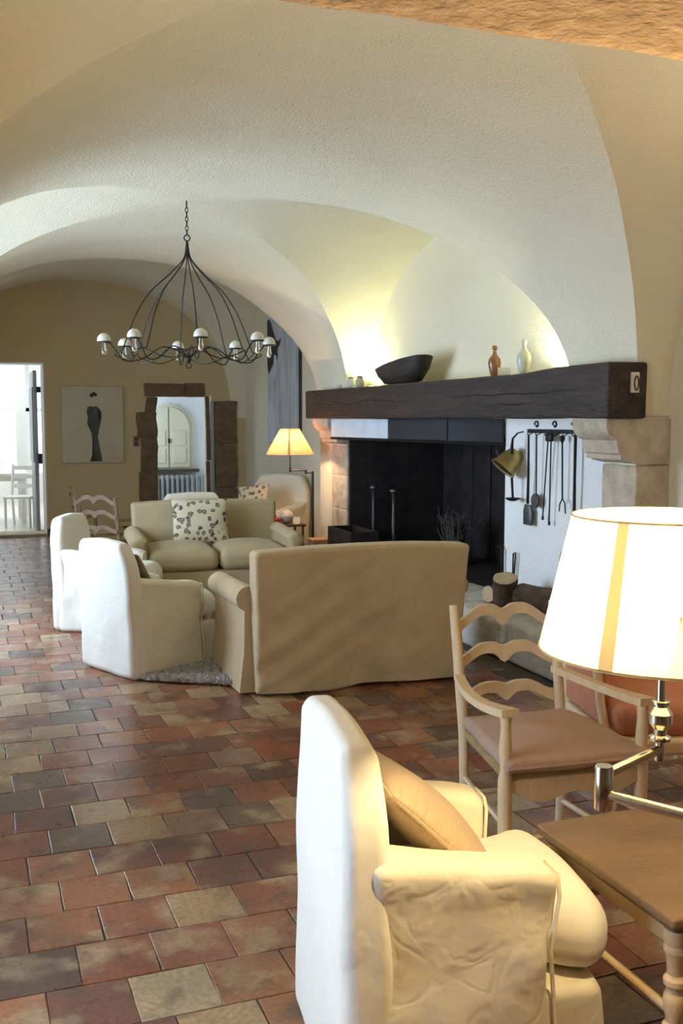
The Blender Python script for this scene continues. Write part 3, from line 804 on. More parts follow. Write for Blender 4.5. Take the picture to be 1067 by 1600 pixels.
def tool(name, label, y, ztop, parts):
    t = thing(name, label, name.replace('_', ' '), (WX - 0.045, y, ztop), 0)
    for nm, m_, mtl in parts: obj(nm, m_, mtl, t)


tool('fire_poker', 'straight black iron poker, rightmost tool on the rail', 5.83, 1.50, [('rod', MB().tube([(0, 0, 0), (0, 0.0, -0.30), (0.01, 0.012, -0.58)], [0.011, 0.010, 0.012], 6), 'iron'), ('eye', MB().tube([(0, 0.014 * math.cos(a), 0.006 + 0.016 * math.sin(a)) for a in [i * PI / 5 for i in range(10)]], 0.004, 5, closed=True), 'iron')])
tool('fire_fork', 'black two pronged fire fork hanging beside the rightmost poker', 5.99, 1.49, [('rod', MB().tube([(0, 0, 0), (0.01, 0, -0.43)], 0.006, 6), 'iron'), ('prong', MB().tube([(0.01, 0, -0.43), (0.01, 0.03, -0.47), (0.01, 0.035, -0.52)], 0.005, 5), 'iron'), ('prong', MB().tube([(0.01, 0, -0.43), (0.01, -0.03, -0.46), (0.01, -0.04, -0.53)], 0.005, 5), 'iron'), ('grip', MB().lathe([(0.006, -0.05), (0.018, -0.03), (0.02, -0.01), (0.008, 0)], 8), 'iron')])
tool('fire_tongs', 'long thin black fire tongs hanging in the middle of the rail', 6.15, 1.495, [('hinge', MB().rbox(0, 0, -0.02, 0.03, 0.08, 0.06, 0.012, 1, 2), 'iron'), ('arm', MB().tube([(0, 0.02, -0.04), (0.012, 0.09, -0.58)], 0.005, 6), 'iron'), ('arm', MB().tube([(0, -0.02, -0.04), (0.012, 0.005, -0.61)], 0.005, 6), 'iron'), ('tip', MB().rbox(0.012, 0.09, -0.59, 0.012, 0.02, 0.03, 0.004, 1, 1), 'iron'), ('tip', MB().rbox(0.012, 0.005, -0.62, 0.012, 0.02, 0.03, 0.004, 1, 1), 'iron')])
tool('skimmer', 'thin black skimmer with round pan left of the fire tongs', 6.32, 1.49, [('rod', MB().tube([(0, 0, 0), (0.01, 0.01, -0.43)], 0.005, 6), 'iron'), ('pan', MB().lathe([(0.012, -0.006), (0.05, -0.004), (0.055, 0.008), (0.045, 0.004)], 14, (0.0, 0.01, -0.47), 'x'), 'grey_iron')])
tool('fire_shovel', 'black fire shovel with a broad blade at the left of the tools', 6.43, 1.49, [('rod', MB().tube([(0, 0, 0), (0, -0.005, -0.28), (0.01, 0.015, -0.50)], [0.007, 0.009, 0.011], 6), 'iron'), ('blade', MB().rbox(0.008, 0.012, -0.58, 0.016, 0.12, 0.15, 0.008, 3, 1, lambda x, y, z: (x + 0.3 * y * y * 4, y * (1 - 0.25 * (z > 0.04)), z)), 'grey_iron')])
t = thing('brass_ladle', 'dented brass bell shaped ladle hanging left of the fire shovel', 'ladle', (WX - 0.10, 6.60, 1.41))
obj('hook', MB().tube([(0.055, -0.10, 0.10), (0.03, -0.06, 0.09), (0, -0.04, 0.05), (0, -0.03, -0.01), (0, -0.03, -0.06)], [0.005, 0.006, 0.008, 0.012, 0.012], 6), 'iron', t)
q = Vector((0, 0, -1)).rotation_difference(Vector((-0.62, 0.12, -0.72)).normalized()).to_matrix()
mb = MB().lathe([(0.03, 0.11), (0.055, 0.10), (0.075, 0.04), (0.085, -0.02), (0.108, -0.06), (0.10, -0.058), (0.08, -0.02), (0.07, 0.035), (0.04, 0.09)], 20, capt=False)
mb.v = [tuple(q @ Vector(p) + Vector((0, 0.03, -0.13))) for p in mb.v]; obj('bell', mb, 'brass', t)
mb = MB().lathe([(0.098, 0.0), (0.05, 0.02), (0.002, 0.022)], 20, capb=False); mb.v = [tuple(q @ (Vector(p) + Vector((0, 0, -0.05))) + Vector((0, 0.03, -0.13))) for p in mb.v]
obj('dark_inside', mb, 'soot', t)
obj('handle', MB().tube([(0, 0.13, -0.12), (0, 0.185, -0.06), (0, 0.20, -0.04)], [0.010, 0.014, 0.014], 6), 'iron', t)
obj('spout', MB().tube([(0.02, 0.0, -0.24), (0.03, 0.0, -0.38), (0.03, 0.0, -0.40)], 0.009, 6), 'iron', t)
obj('cup', MB().lathe([(0.02, -0.012), (0.05, 0.0), (0.055, 0.012), (0.045, 0.006)], 14, (0.03, 0.0, -0.40)), 'iron', t)

# ------------------------------------------------------------------ things on the mantel
MZ = BZ1 + 0.004
t = thing('dough_bowl', 'long dark carved wooden bowl on the mantel beam', 'bowl', (3.60, 8.20, MZ))
mb = MB(); rings = []
prof = [(0.30, 0.0), (0.62, 0.02), (0.88, 0.10), (1.0, 0.185), (0.93, 0.19), (0.80, 0.11), (0.5, 0.055), (0.1, 0.05)]
for (s_, z) in prof:
    ring = []
    for k in range(36):
        a = 2 * PI * k / 36; cx_ = math.copysign(abs(math.cos(a)) ** 0.75, math.cos(a)); sx_ = math.copysign(abs(math.sin(a)) ** 0.75, math.sin(a))
        lift = (0.05 * (-cx_) + 0.012 * noise.noise(Vector((a * 2, s_ * 3, 0)))) * (z / 0.19)
        ring.append((sx_ * 0.14 * s_, cx_ * 0.49 * (s_ if s_ > 0.9 else s_ ** 0.9) , z + lift * 0.9))
    rings.append(ring)
mb.loft(rings, True); obj('bowl_body', mb, 'bowl_wood', t)


def jar(name, label, cat, y, prof, mtl, x=3.60, extra=None):
    t = thing(name, label, cat, (x, y, MZ))
    obj('body', MB().lathe(prof, 22), mtl, t)
    if extra: extra(t)


def stopper(t): obj('stopper', MB().lathe([(0.012, 0.195), (0.02, 0.205), (0.018, 0.22), (0.008, 0.228)], 12), 'amber_glaze', t)


def head(t):
    obj('stopper', MB().lathe([(0.010, 0.20), (0.019, 0.215), (0.017, 0.235), (0.006, 0.245)], 12), 'white_glaze', t)
    obj('foot', MB().lathe([(0.03, -0.001), (0.034, 0.0), (0.03, 0.01)], 14), 'olive_glaze', t)


jar('amber_bottle', 'amber brown ceramic bottle with a slim neck on the mantel', 'bottle', 6.56, [(0.022, 0), (0.026, 0.01), (0.042, 0.07), (0.047, 0.105), (0.040, 0.135), (0.020, 0.158), (0.013, 0.175), (0.013, 0.205), (0.016, 0.21)], 'amber_glaze', extra=stopper)
jar('white_bottle', 'off white ceramic bottle with a pointed stopper on the mantel', 'bottle', 6.15, [(0.026, 0), (0.03, 0.01), (0.048, 0.08), (0.05, 0.115), (0.043, 0.145), (0.022, 0.17), (0.013, 0.188), (0.013, 0.21)], 'white_glaze', extra=head)
jar('olive_pot', 'small olive pot nearest the wooden bowl on the mantel', 'pot', 9.22, [(0.03, 0), (0.042, 0.03), (0.042, 0.07), (0.028, 0.085), (0.03, 0.10), (0.02, 0.10)], 'olive_glaze', extra=lambda t: obj('lid', MB().lathe([(0.033, 0.10), (0.03, 0.108), (0.006, 0.12)], 14), 'dark_wood', t))
jar('pale_pot', 'small pale pot with a dark lid left of the olive pot', 'pot', 9.46, [(0.03, 0), (0.04, 0.03), (0.038, 0.075), (0.028, 0.085), (0.028, 0.10)], 'white_glaze', extra=lambda t: obj('lid', MB().lathe([(0.03, 0.10), (0.028, 0.108), (0.006, 0.118)], 14), 'dark_wood', t))
jar('low_dish', 'low cream dish at the far left end of the mantel beam', 'dish', 9.84, [(0.03, 0), (0.05, 0.015), (0.055, 0.05), (0.048, 0.05), (0.04, 0.02)], 'porcelain')
t = tag(obj('postcard', MB().box(-0.045, 0.045, -0.004, 0.004, 0, 0.065), 'paper', None, False, (3.60, 6.42, MZ), (R(10), 0, R(-30))), 'small beige card leaning beside the amber bottle on the mantel', 'card')


def uplight(label, y, power):
    t = thing('uplighter', label, 'lamp', (3.79, y, MZ), 0, 'uplighters behind the mantel beam')
    obj('housing', MB().lathe([(0.035, 0), (0.035, 0.02), (0.03, 0.025)], 14), 'iron', t)
    obj('lens', MB().lathe([(0.028, 0.0255), (0.004, 0.027)], 14), 'bulb_lit', t)
    l = light('uplighter_light', 'SPOT', (0, 0, 0.05), power, (0.95, 1.0, 0.62), (PI, R(12), 0), 0.03, None, R(165), 0.6); l.parent = t


uplight('small uplighter hidden behind the pots at the left end of the mantel', 9.40, 28)
uplight('small uplighter hidden behind the white bottle on the mantel', 6.05, 20)


# ------------------------------------------------------------------ slip-covered seats
def wr(q, amp, f=5.0):
    return noise.noise_vector(q * f) * amp


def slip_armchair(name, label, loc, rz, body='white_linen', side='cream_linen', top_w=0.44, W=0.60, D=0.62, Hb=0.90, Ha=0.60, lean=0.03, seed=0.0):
    """forward is +y"""
    t = thing(name, label, 'armchair', loc, rz)
    yb = -D / 2

    def backfn(x, y, z):
        h = clamp((z + Hb / 2) / Hb)
        wdt = 1.0 - (1 - top_w / W) * sm(0.74, 1.0, h)
        u = clamp(abs(2 * x / W))
        drop = (0.022 * u * u + 0.02 * sm(0.82, 1.0, u)) * sm(0.85, 1.0, h)
        ln = lean * h ** 1.5 + 0.022 * (1 - h) ** 2
        return (x * wdt, y * (1.05 - 0.35 * h) - ln - 0.012 * math.sin(PI * h) * (y < 0), z - drop)
    mb = MB(); mb.rbox(0, yb + 0.075, Hb / 2, W, 0.13, Hb, 0.045, 18, 4, backfn, 0.007, 5)
    obj('back', mb, body, t)
    La = D - 0.17
    for sg in (-1, 1):
        def armfn(x, y, z):
            h = clamp((z + Ha / 2) / Ha); f = clamp((y + La / 2) / La)
            top = (0.06 * (1 - f) ** 1.5 - 0.012 * sm(0.8, 1.0, f)) * sm(0.5, 1.0, h)
            out = x * sg > 0
            puff = 0.014 * sm(0.80, 0.95, h) * sg * out
            flare = 0.03 * (1 - h) ** 2 * sg * out
            q = Vector((y * 7 + seed, z * 7, 1.7 * sg))
            sag = out * (0.010 * noise.noise(q) + 0.014 * abs(noise.noise(Vector((y * 5 + z * 6 + seed, z * 3 - y * 4, sg)))) * sm(0.02, 0.4, 1 - h))
            tuck = -0.02 * sm(0.90, 1.0, f) * sm(0.80, 0.70, h) * sm(0.3, 0.6, h)
            return (x + puff + flare + sg * sag, y + tuck, z + top)
        mb = MB(); mb.rbox(sg * (W / 2 - 0.068), yb + 0.045 + La / 2, Ha / 2, 0.11, La, Ha, 0.035, 22, 4, armfn, 0.006, 7.0)
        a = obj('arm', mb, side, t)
        yf_ = yb + 0.045 + La + 0.002
        pts = [(sg * (W / 2 - 0.068) + 0.045 * sg * c_, yf_ - d_, z_) for c_, z_, d_ in ((-1, 0.44, 0.004), (-1, Ha - 0.05, 0.0), (-0.6, Ha - 0.025, 0), (0.9, Ha - 0.025, 0), (1.35, Ha - 0.07, 0.004), (1.1, 0.40, 0.018), (1.25, 0.20, 0.004), (1.5, 0.03, 0))]
        obj('piping', MB().tube(pts, 0.005, 6), side, a)
    cw = W - 0.20; cl = D - 0.05

    def cushfn(x, y, z):
        u = clamp(1 - (abs(2 * x) / cw) ** 3); v = clamp(1 - (abs(2 * y) / cl) ** 4)
        wide = 1 + 0.34 * sm(0.10, 0.22, y)
        return (x * wide, y + 0.025 * (1 - (2 * x / cw) ** 2) * (y > 0.15), z + (0.04 * u * v if z > 0 else 0))
    mb = MB(); mb.rbox(0, D / 2 + 0.03 - cl / 2, 0.385, cw, cl, 0.16, 0.07, 14, 5, cushfn, 0.005, 6)
    obj('seat_cushion', mb, body, t)
    mb = MB(); mb.rbox(0, 0.045, 0.152, W - 0.04, D - 0.09, 0.295, 0.025, 12, 3, lambda x, y, z: (x * (0.82 if y < 0.1 else 1), y + (0.03 * (0.15 - z) / 0.3 + 0.008 * noise.noise(Vector((x * 11, z * 3, seed))) if y > 0 else 0), z), 0.007, 7)
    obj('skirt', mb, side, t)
    return t


def ch_rot(deg): return R(deg - 90)   # deg = heading of the seat's forward direction from +x


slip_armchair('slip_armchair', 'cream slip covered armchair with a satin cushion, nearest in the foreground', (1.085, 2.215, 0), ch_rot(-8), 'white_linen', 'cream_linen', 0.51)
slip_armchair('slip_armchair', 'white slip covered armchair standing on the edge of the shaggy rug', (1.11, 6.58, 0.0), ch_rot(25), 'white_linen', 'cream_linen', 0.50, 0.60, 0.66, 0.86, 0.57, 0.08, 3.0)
slip_armchair('slip_armchair', 'white slip covered armchair partly hidden behind another, by the far floor tiles', (1.03, 8.0, 0), ch_rot(-28), 'white_linen', 'white_linen', 0.50, 0.60, 0.66, 0.87, 0.57, 0.06, 5.0)
slip_armchair('slip_armchair', 'cream armchair in the corner under the abstract painting', (3.28, 11.45, 0), ch_rot(222), 'cream_linen', 'cream_linen', 0.62, 0.78, 0.74, 0.95, 0.58, 0.1, 7.0)
slip_armchair('slip_armchair', 'cream armchair behind the olive sofa, only the top of its back showing', (2.10, 10.22, 0), ch_rot(90), 'cream_linen', 'cream_linen', 0.54, 0.60, 0.64, 0.885, 0.58, 0.02, 9.0)


def pillow(name, label, loc, rot, sx, sz, th, mtl, piping=None):
    def fn(x, y, z):
        u, v = 2 * x / sx, 2 * z / sz
        k = (1 - min(1, abs(u)) ** 2.4) * (1 - min(1, abs(v)) ** 2.4)
        pin = 1 - 0.05 * (1 - abs(v) ** 2) * abs(u) - 0.0; pin2 = 1 - 0.05 * (1 - abs(u) ** 2) * abs(v)
        return (x * pin, y * (0.12 + 0.88 * max(0, k) ** 0.6), z * pin2)
    t = thing(name, label, 'cushion', loc); t.rotation_euler = rot
    obj('cover', MB().rbox(0, 0, 0, sx, th, sz, 0.015, 14, 2, fn, 0.005, 7), mtl, t)
    if piping:
        a, b = sx / 2 * 0.99, sz / 2 * 0.99
        obj('piping', MB().tube([(-a, 0, -b), (0, 0, -b * 0.96), (a, 0, -b), (a * 0.96, 0, 0), (a, 0, b), (0, 0, b * 0.96), (-a, 0, b), (-a * 0.96, 0, 0)], 0.005, 6, closed=True), piping, t)
    return t


pillow('satin_cushion', 'gold brown satin cushion leaning in the foreground armchair', (1.035, 2.205, 0.625), (R(46), 0, ch_rot(-8)), 0.38, 0.40, 0.13, 'gold_satin', 'gold_satin')
pillow('brown_cushion', 'dark brown cushion in the white armchair on the rug', (0.99, 6.53, 0.62), (R(30), 0, ch_rot(25)), 0.34, 0.32, 0.10, 'brown_cushion')


def sofa(name, label, loc, rz, mtl, W, D, Hb, Ha, folds, arm_mtl=None, group=None):
    """two-seater with rolled arms; forward is +y"""
    t = thing(name, label, 'sofa', loc, rz)
    Wb = W - 0.22
    yb = -D / 2

    def backfn(x, y, z):
        h = clamp((z + Hb / 2) / Hb)
        lean = 0.06 * h - 0.03 * (1 - h)
        hem = 0.0
        q = Vector((x * 2.2, h * 0.6, 1.0))
        f_ = folds * (1 - h) ** 1.2
        fold = f_ * (0.035 * math.sin(x * 7.5 + 1.1 + 1.6 * h) + 0.030 * noise.noise(Vector((x * 3.2 + h * 1.6, h * 1.1, 4.0)))) if y < 0 else 0
        if y < 0:
            dl = x + Wb / 2   # creases fan out from the left arm seam
            fold += folds * 0.020 * math.exp(-dl * 1.6) * noise.noise(Vector((h * 9 - dl * 6, dl * 1.5, 9.0))) * sm(0.97, 0.8, h)
            fold += folds * 0.014 * noise.noise(Vector((x * 4.5 + 3 * h, h * 2.5 - 2 * x, 3.0))) * sm(0.97, 0.8, h)
        if h < 0.02 and y < 0.03: hem = folds * (0.028 + 0.03 * math.sin(x * 5.2 - 0.6))
        crown_ = 0.02 * (1 - (2 * x / Wb) ** 2) * h
        return (x * (1 + 0.045 * h), y - lean + fold, z + hem + crown_)
    mb = MB(); mb.rbox(0, yb + 0.10, Hb / 2, Wb, 0.17, Hb, 0.03, 44, 4, backfn, 0.003, 5)
    obj('back', mb, mtl, t)
    for sg in (-1, 1):
        prof = []
        xi = sg * (Wb / 2 - 0.03)
        rr = 0.075; cx_ = xi + sg * 0.055; cz_ = Ha - rr
        # profile in x,z: inner side up, roll over the top, down the outside, flaring to the floor
        prof += [(xi, 0.01), (xi, cz_ - 0.06), (xi, cz_)]
        for i in range(1, 15):
            a = PI - i * (PI * 1.38) / 14
            prof.append((cx_ + sg * rr * math.cos(a) * 1.0, cz_ + rr * math.sin(a)))
        prof += [(xi + sg * 0.085, cz_ - 0.13), (xi + sg * 0.09, 0.25), (xi + sg * 0.115, 0.01)]
        rings = []
        ny = 14; y0, y1 = yb + 0.13, D / 2 - 0.04
        for j in range(ny + 1):
            y = y0 + (y1 - y0) * j / ny; k_ = 0.96 if j == ny else 1
            ring = []
            for (px, pz) in prof:
                w = wr(Vector((px * 5, y * 5, pz * 5)), 0.008, 1)
                dz = -0.015 * (j / ny)
                ring.append((px + w.x, y + w.y + (0.012 * math.sin(px * 40) * (pz < 0.05)), (pz + dz * (pz > 0.3)) * 1.0 if pz < 0.02 else cz_ + (pz - cz_) * k_ + dz))
            rings.append(ring)
        last = rings[-1]; xm = xi + sg * 0.045
        for (kk, dy) in ((0.90, 0.014), (0.72, 0.024), (0.40, 0.030)):
            rings.append([((cx_ if p[2] > cz_ - 0.1 else xm) + (p[0] - (cx_ if p[2] > cz_ - 0.1 else xm)) * kk, p[1] + dy, (cz_ + (p[2] - cz_) * kk) if p[2] > cz_ - 0.1 else p[2]) for p in last])
        obj('arm', MB().loft(rings), arm_mtl or mtl, t, 60)
    nW = (Wb - 0.06) / 2
    for sg in (-1, 1):
        def cf(x, y, z):
            u = clamp(1 - abs(2 * x / nW) ** 3); v = clamp(1 - abs(2 * y / (D - 0.22)) ** 4)
            return (x, y + 0.02 * u * (y > 0.2), z + (0.045 * u * v if z > 0 else -0.0))
        mb = MB(); mb.rbox(sg * nW / 2, 0.105, 0.40, nW - 0.008, D - 0.22, 0.17, 0.07, 10, 5, cf, 0.006, 5)
        obj('seat_cushion', mb, mtl, t)
    mb = MB(); mb.rbox(0, 0.06, 0.165, Wb - 0.05, D - 0.16, 0.31, 0.02, 12, 2, lambda x, y, z: (x, y + (0.02 + 0.012 * math.sin(x * 14)) * (0.16 - z) / 0.32 * (y > 0), z), 0.005, 6)
    obj('skirt', mb, mtl, t)
    return t


sofa('loveseat', 'tan linen two seat sofa seen from behind, with a draped loose cover', (2.19, 5.97, 0), 0, 'tan_linen', 1.51, 0.90, 0.85, 0.64, 1.0)
sofa('sofa', 'olive green two seat sofa facing the camera with a floral cushion', (2.05, 8.88, 0), PI - R(4), 'olive_linen', 1.50, 0.95, 0.84, 0.64, 0.0)
pillow('floral_cushion', 'square floral patterned cushion on the olive sofa', (1.98, 9.02, 0.685), (R(14), 0, PI - R(4)), 0.50, 0.40, 0.13, 'floral', 'floral')
pillow('floral_cushion', 'floral cushion on the corner armchair, behind the olive sofa', (3.10, 11.30, 0.66), (R(18), R(10), ch_rot(222)), 0.42, 0.40, 0.12, 'floral')

# shaggy rug
t = thing('shaggy_rug', 'grey shaggy wool rug under the white armchair and the tan sofa', 'rug', (1.85, 6.53, 0), R(-33))
obj('backing', MB().rbox(0, 0, 0.008, 1.00, 1.5, 0.012, 0.004, 3, 1), 'rug_base', t)
rnd = random.Random(5); mb = MB()
for i in range(16000):
    x = rnd.uniform(-0.51, 0.51); y = rnd.uniform(-0.76, 0.76)
    if i < 6000: x = rnd.choice((rnd.uniform(-0.53, -0.2), x)); y = rnd.uniform(-0.78, -0.35)
    a = rnd.uniform(0, 2 * PI); l = rnd.uniform(0.025, 0.06); h = rnd.uniform(0.02, 0.05)
    dx, dy = math.cos(a) * l, math.sin(a) * l; wx, wy = -math.sin(a) * 0.003, math.cos(a) * 0.003
    mb.add([(x - wx, y - wy, 0.01), (x + wx, y + wy, 0.01), (x + dx * 0.5, y + dy * 0.5, 0.01 + h), (x + dx, y + dy, 0.006 + h * 0.7)], [(0, 1, 2), (1, 3, 2)])
o = obj('wool_pile', mb, 'rug_wool', t, False); o['kind'] = 'stuff'


# ------------------------------------------------------------------ wooden chairs
def bow(u):   # scalloped ladder-back rail: two humps, a dip between them
    au = abs(u)
    return 0.055 * (sm(1.0, 0.40, au)) - 0.028 * math.exp(-(au / 0.13) ** 2)


def rail_mesh(w, zc, y, hh=0.022, thick=0.018, curve=0.02, k=1.0):
    n = 36; rings = []
    for i in range(n + 1):
        u = -1 + 2 * i / n; x = u * w / 2; z = zc + bow(u) * k; h = hh * (1 + 0.55 * math.exp(-(u / 0.14) ** 2))
        yy = y - curve * (1 - u * u)
        rings.append([(x, yy - thick / 2, z - h), (x, yy + thick / 2, z - h), (x, yy + thick / 2, z + h * 0.9), (x, yy - thick / 2, z + h * 0.9)])
    return MB().loft(rings)


def ladder_chair(label, loc, rz, mtl='cream_wood', pad='pink_pad', seat_mtl='straw', wf=0.50, wb=0.40, D=0.48, Hs=0.43, Hb=0.90, arms=True, padded=True):
    t = thing('ladder_back_chair', label, 'chair', loc, rz)
    yb, yf = -D / 2, D / 2
    turned = [0.017, 0.019, 0.021, 0.019, 0.023, 0.023, 0.020, 0.022]
    for sg in (-1, 1):
        obj('post', MB().tube([(sg * wb / 2, yb, 0), (sg * wb / 2, yb + 0.01, Hs * 0.5), (sg * wb / 2, yb, Hs), (sg * wb / 2 * 1.02, yb - 0.05, Hs + 0.25), (sg * wb / 2 * 1.03, yb - 0.10, Hb)], [0.017, 0.019, 0.021, 0.020, 0.018], 8), mtl, t)
        top = 0.655 if arms else Hs - 0.01
        zz = [0, 0.10, 0.16, Hs - 0.08, Hs, Hs + 0.03, Hs + 0.10, Hs + 0.17, top - 0.012, top]
        rr = [0.016, 0.020, 0.022, 0.024, 0.024, 0.016, 0.022, 0.017, 0.020, 0.019]
        if not arms: zz, rr = zz[:5], rr[:5]
        obj('leg', MB().tube([(sg * wf / 2, yf, z) for z in zz], rr, 10), mtl, t)
        if arms:
            mb = MB(); rings = []
            for i in range(15):
                u = i / 14; y = yb - 0.06 + (yf + 0.035 - yb + 0.06) * u; x = sg * (wb / 2 + (wf - wb) / 2 * u + 0.03 * math.sin(PI * u)); z = 0.640 - 0.02 * math.sin(PI * u) + 0.018 * u; h = 0.013; w = 0.018 + 0.012 * sm(0.5, 1, u)
                rings.append([(x - w, y, z - h), (x + w, y, z - h), (x + w, y, z + h), (x - w, y, z + h)])
            obj('armrest', mb.loft(rings), mtl, t, 60)
        for z in (0.14, 0.27): obj('stretcher', MB().tube([(sg * wb / 2, yb, z), (sg * wf / 2, yf, z)], 0.010, 6), mtl, t)
    for zc, kk in ((Hs + 0.11, 0.8), (Hs + 0.25, 0.95), (Hs + 0.385, 1.1)):
        yy = yb - 0.03 - (zc - Hs) * 0.17
        obj('rail', rail_mesh(wb + 0.01, zc, yy, k=kk), mtl, t, 60)
    obj('stretcher', MB().tube([(-wf / 2, yf, 0.22), (wf / 2, yf, 0.22)], 0.010, 6), mtl, t)
    obj('stretcher', MB().tube([(-wb / 2, yb, 0.20), (wb / 2, yb, 0.20)], 0.010, 6), mtl, t)
    # front apron with a scalloped lower edge
    n = 30; rings = []
    for i in range(n + 1):
        u = -1 + 2 * i / n; zb = Hs - 0.075 + 0.03 * math.cos(u * PI * 2) * 0.5 + 0.02 * abs(u) ** 3
        rings.append([(u * wf / 2, yf - 0.012, zb), (u * wf / 2, yf + 0.012, zb), (u * wf / 2, yf + 0.012, Hs - 0.005), (u * wf / 2, yf - 0.012, Hs - 0.005)])
    obj('apron', MB().loft(rings), mtl, t, 60)

    def tap(x, y, z):
        f = clamp((y + D / 2) / D); return (x * ((wb + (wf - wb) * f) / wf), y, z)
    obj('rush_seat', MB().rbox(0, 0, Hs, wf, D, 0.045, 0.02, 4, 3, tap), seat_mtl, t)
    if padded:
        def pd(x, y, z):
            x, y, z = tap(x, y, z); u = clamp(1 - abs(2 * x / wf) ** 3); v = clamp(1 - abs(2 * y / D) ** 3)
            return (x * 1.06, y, z + (0.02 * u * v if z > 0 else 0))
        p = obj('seat_pad', MB().rbox(0, 0.02, Hs + 0.047, wf - 0.005, D + 0.05, 0.045, 0.02, 10, 3, pd, 0.006, 8), pad, t)
        a = (wf * 1.05) / 2; b = (wb * 1.07) / 2
        obj('piping', MB().tube([(-a, yf + 0.045, Hs + 0.045), (a, yf + 0.045, Hs + 0.045)], 0.007, 6), pad, p)
    return t


ladder_chair('cream painted ladder back armchair with a pink seat pad near the hearth', (1.895, 3.07, 0), PI - R(5))
ladder_chair('brown ladder back chair seen edge on beside the doorway wall', (1.37, 11.0, 0), ch_rot(0), 'old_wood', None, 'straw', 0.48, 0.42, 0.44, 0.42, 0.88, False, False)
ladder_chair('brown ladder back armchair with rush seat behind the olive sofa arm', (1.32, 10.14, 0), ch_rot(58), 'old_wood', None, 'straw', 0.50, 0.40, 0.44, 0.42, 0.86, True, False)

# salmon upholstered armchair with cream frame
t = thing('salmon_armchair', 'salmon upholstered armchair with a cream wooden frame, behind the foreground lamp', 'armchair', (2.74, 3.56, 0), PI - R(14))
obj('seat_cushion', MB().rbox(0, 0.02, 0.395, 0.54, 0.54, 0.13, 0.05, 10, 4, lambda x, y, z: (x, y + 0.03 * (1 - (x / 0.27) ** 2) * (y > 0.15), z + (0.03 * (1 - (x / 0.28) ** 2) * (1 - (y / 0.3) ** 2) if z > 0 else 0))), 'salmon', t)
obj('backrest', MB().rbox(0, -0.27, 0.70, 0.54, 0.10, 0.56, 0.045, 10, 4, lambda x, y, z: (x, y - 0.12 * (z + 0.28) - 0.05 * (1 - (x / 0.27) ** 2) * (y < 0) , z + 0.04 * (1 - (x / 0.27) ** 2) * (z > 0.2)), 0.006, 7), 'salmon', t)
obj('seat_rail', MB().rbox(0, 0.02, 0.30, 0.60, 0.58, 0.07, 0.02, 6, 3, lambda x, y, z: (x, y + 0.03 * (1 - (x / 0.3) ** 2) * (y > 0.15), z)), 'cream_wood', t)
for sg in (-1, 1):
    obj('leg', MB().tube([(sg * 0.27, 0.27, 0), (sg * 0.27, 0.275, 0.12), (sg * 0.27, 0.28, 0.27)], [0.017, 0.020, 0.028], 10), 'cream_wood', t)
    obj('leg', MB().tube([(sg * 0.26, -0.30, 0), (sg * 0.27, -0.26, 0.30), (sg * 0.285, -0.30, 0.60), (sg * 0.285, -0.37, 0.98)], [0.018, 0.024, 0.022, 0.018], 10), 'cream_wood', t)
    obj('armrest', MB().tube([(sg * 0.285, -0.31, 0.66), (sg * 0.315, -0.12, 0.645), (sg * 0.325, 0.10, 0.63), (sg * 0.315, 0.20, 0.615)], [0.018, 0.022, 0.022, 0.024], 10), 'cream_wood', t)
    obj('arm_support', MB().tube([(sg * 0.29, 0.24, 0.31), (sg * 0.30, 0.18, 0.45), (sg * 0.315, 0.17, 0.61)], [0.022, 0.018, 0.02], 10), 'cream_wood', t)
    obj('arm_panel', MB().rbox(sg * 0.285, -0.04, 0.49, 0.03, 0.42, 0.27, 0.012, 4, 2), 'salmon', t)
    obj('stretcher', MB().tube([(sg * 0.265, -0.28, 0.13), (sg * 0.27, 0.27, 0.13)], 0.012, 6), 'cream_wood', t)
obj('top_rail', MB().tube([(-0.285, -0.37, 0.98), (-0.15, -0.40, 1.02), (0, -0.41, 1.03), (0.15, -0.40, 1.02), (0.285, -0.37, 0.98)], 0.02, 8), 'cream_wood', t)
obj('stretcher', MB().tube([(-0.268, 0.02, 0.13), (0.268, 0.02, 0.13)], 0.012, 6), 'cream_wood', t)

# ------------------------------------------------------------------ coffee table
t = thing('coffee_table', 'low table with a brown wooden top and cream turned legs', 'table', (1.985, 2.06, 0))
TW, TD, TZ = 1.10, 0.58, 0.50


def topfn(x, y, z): return (x, y, z)


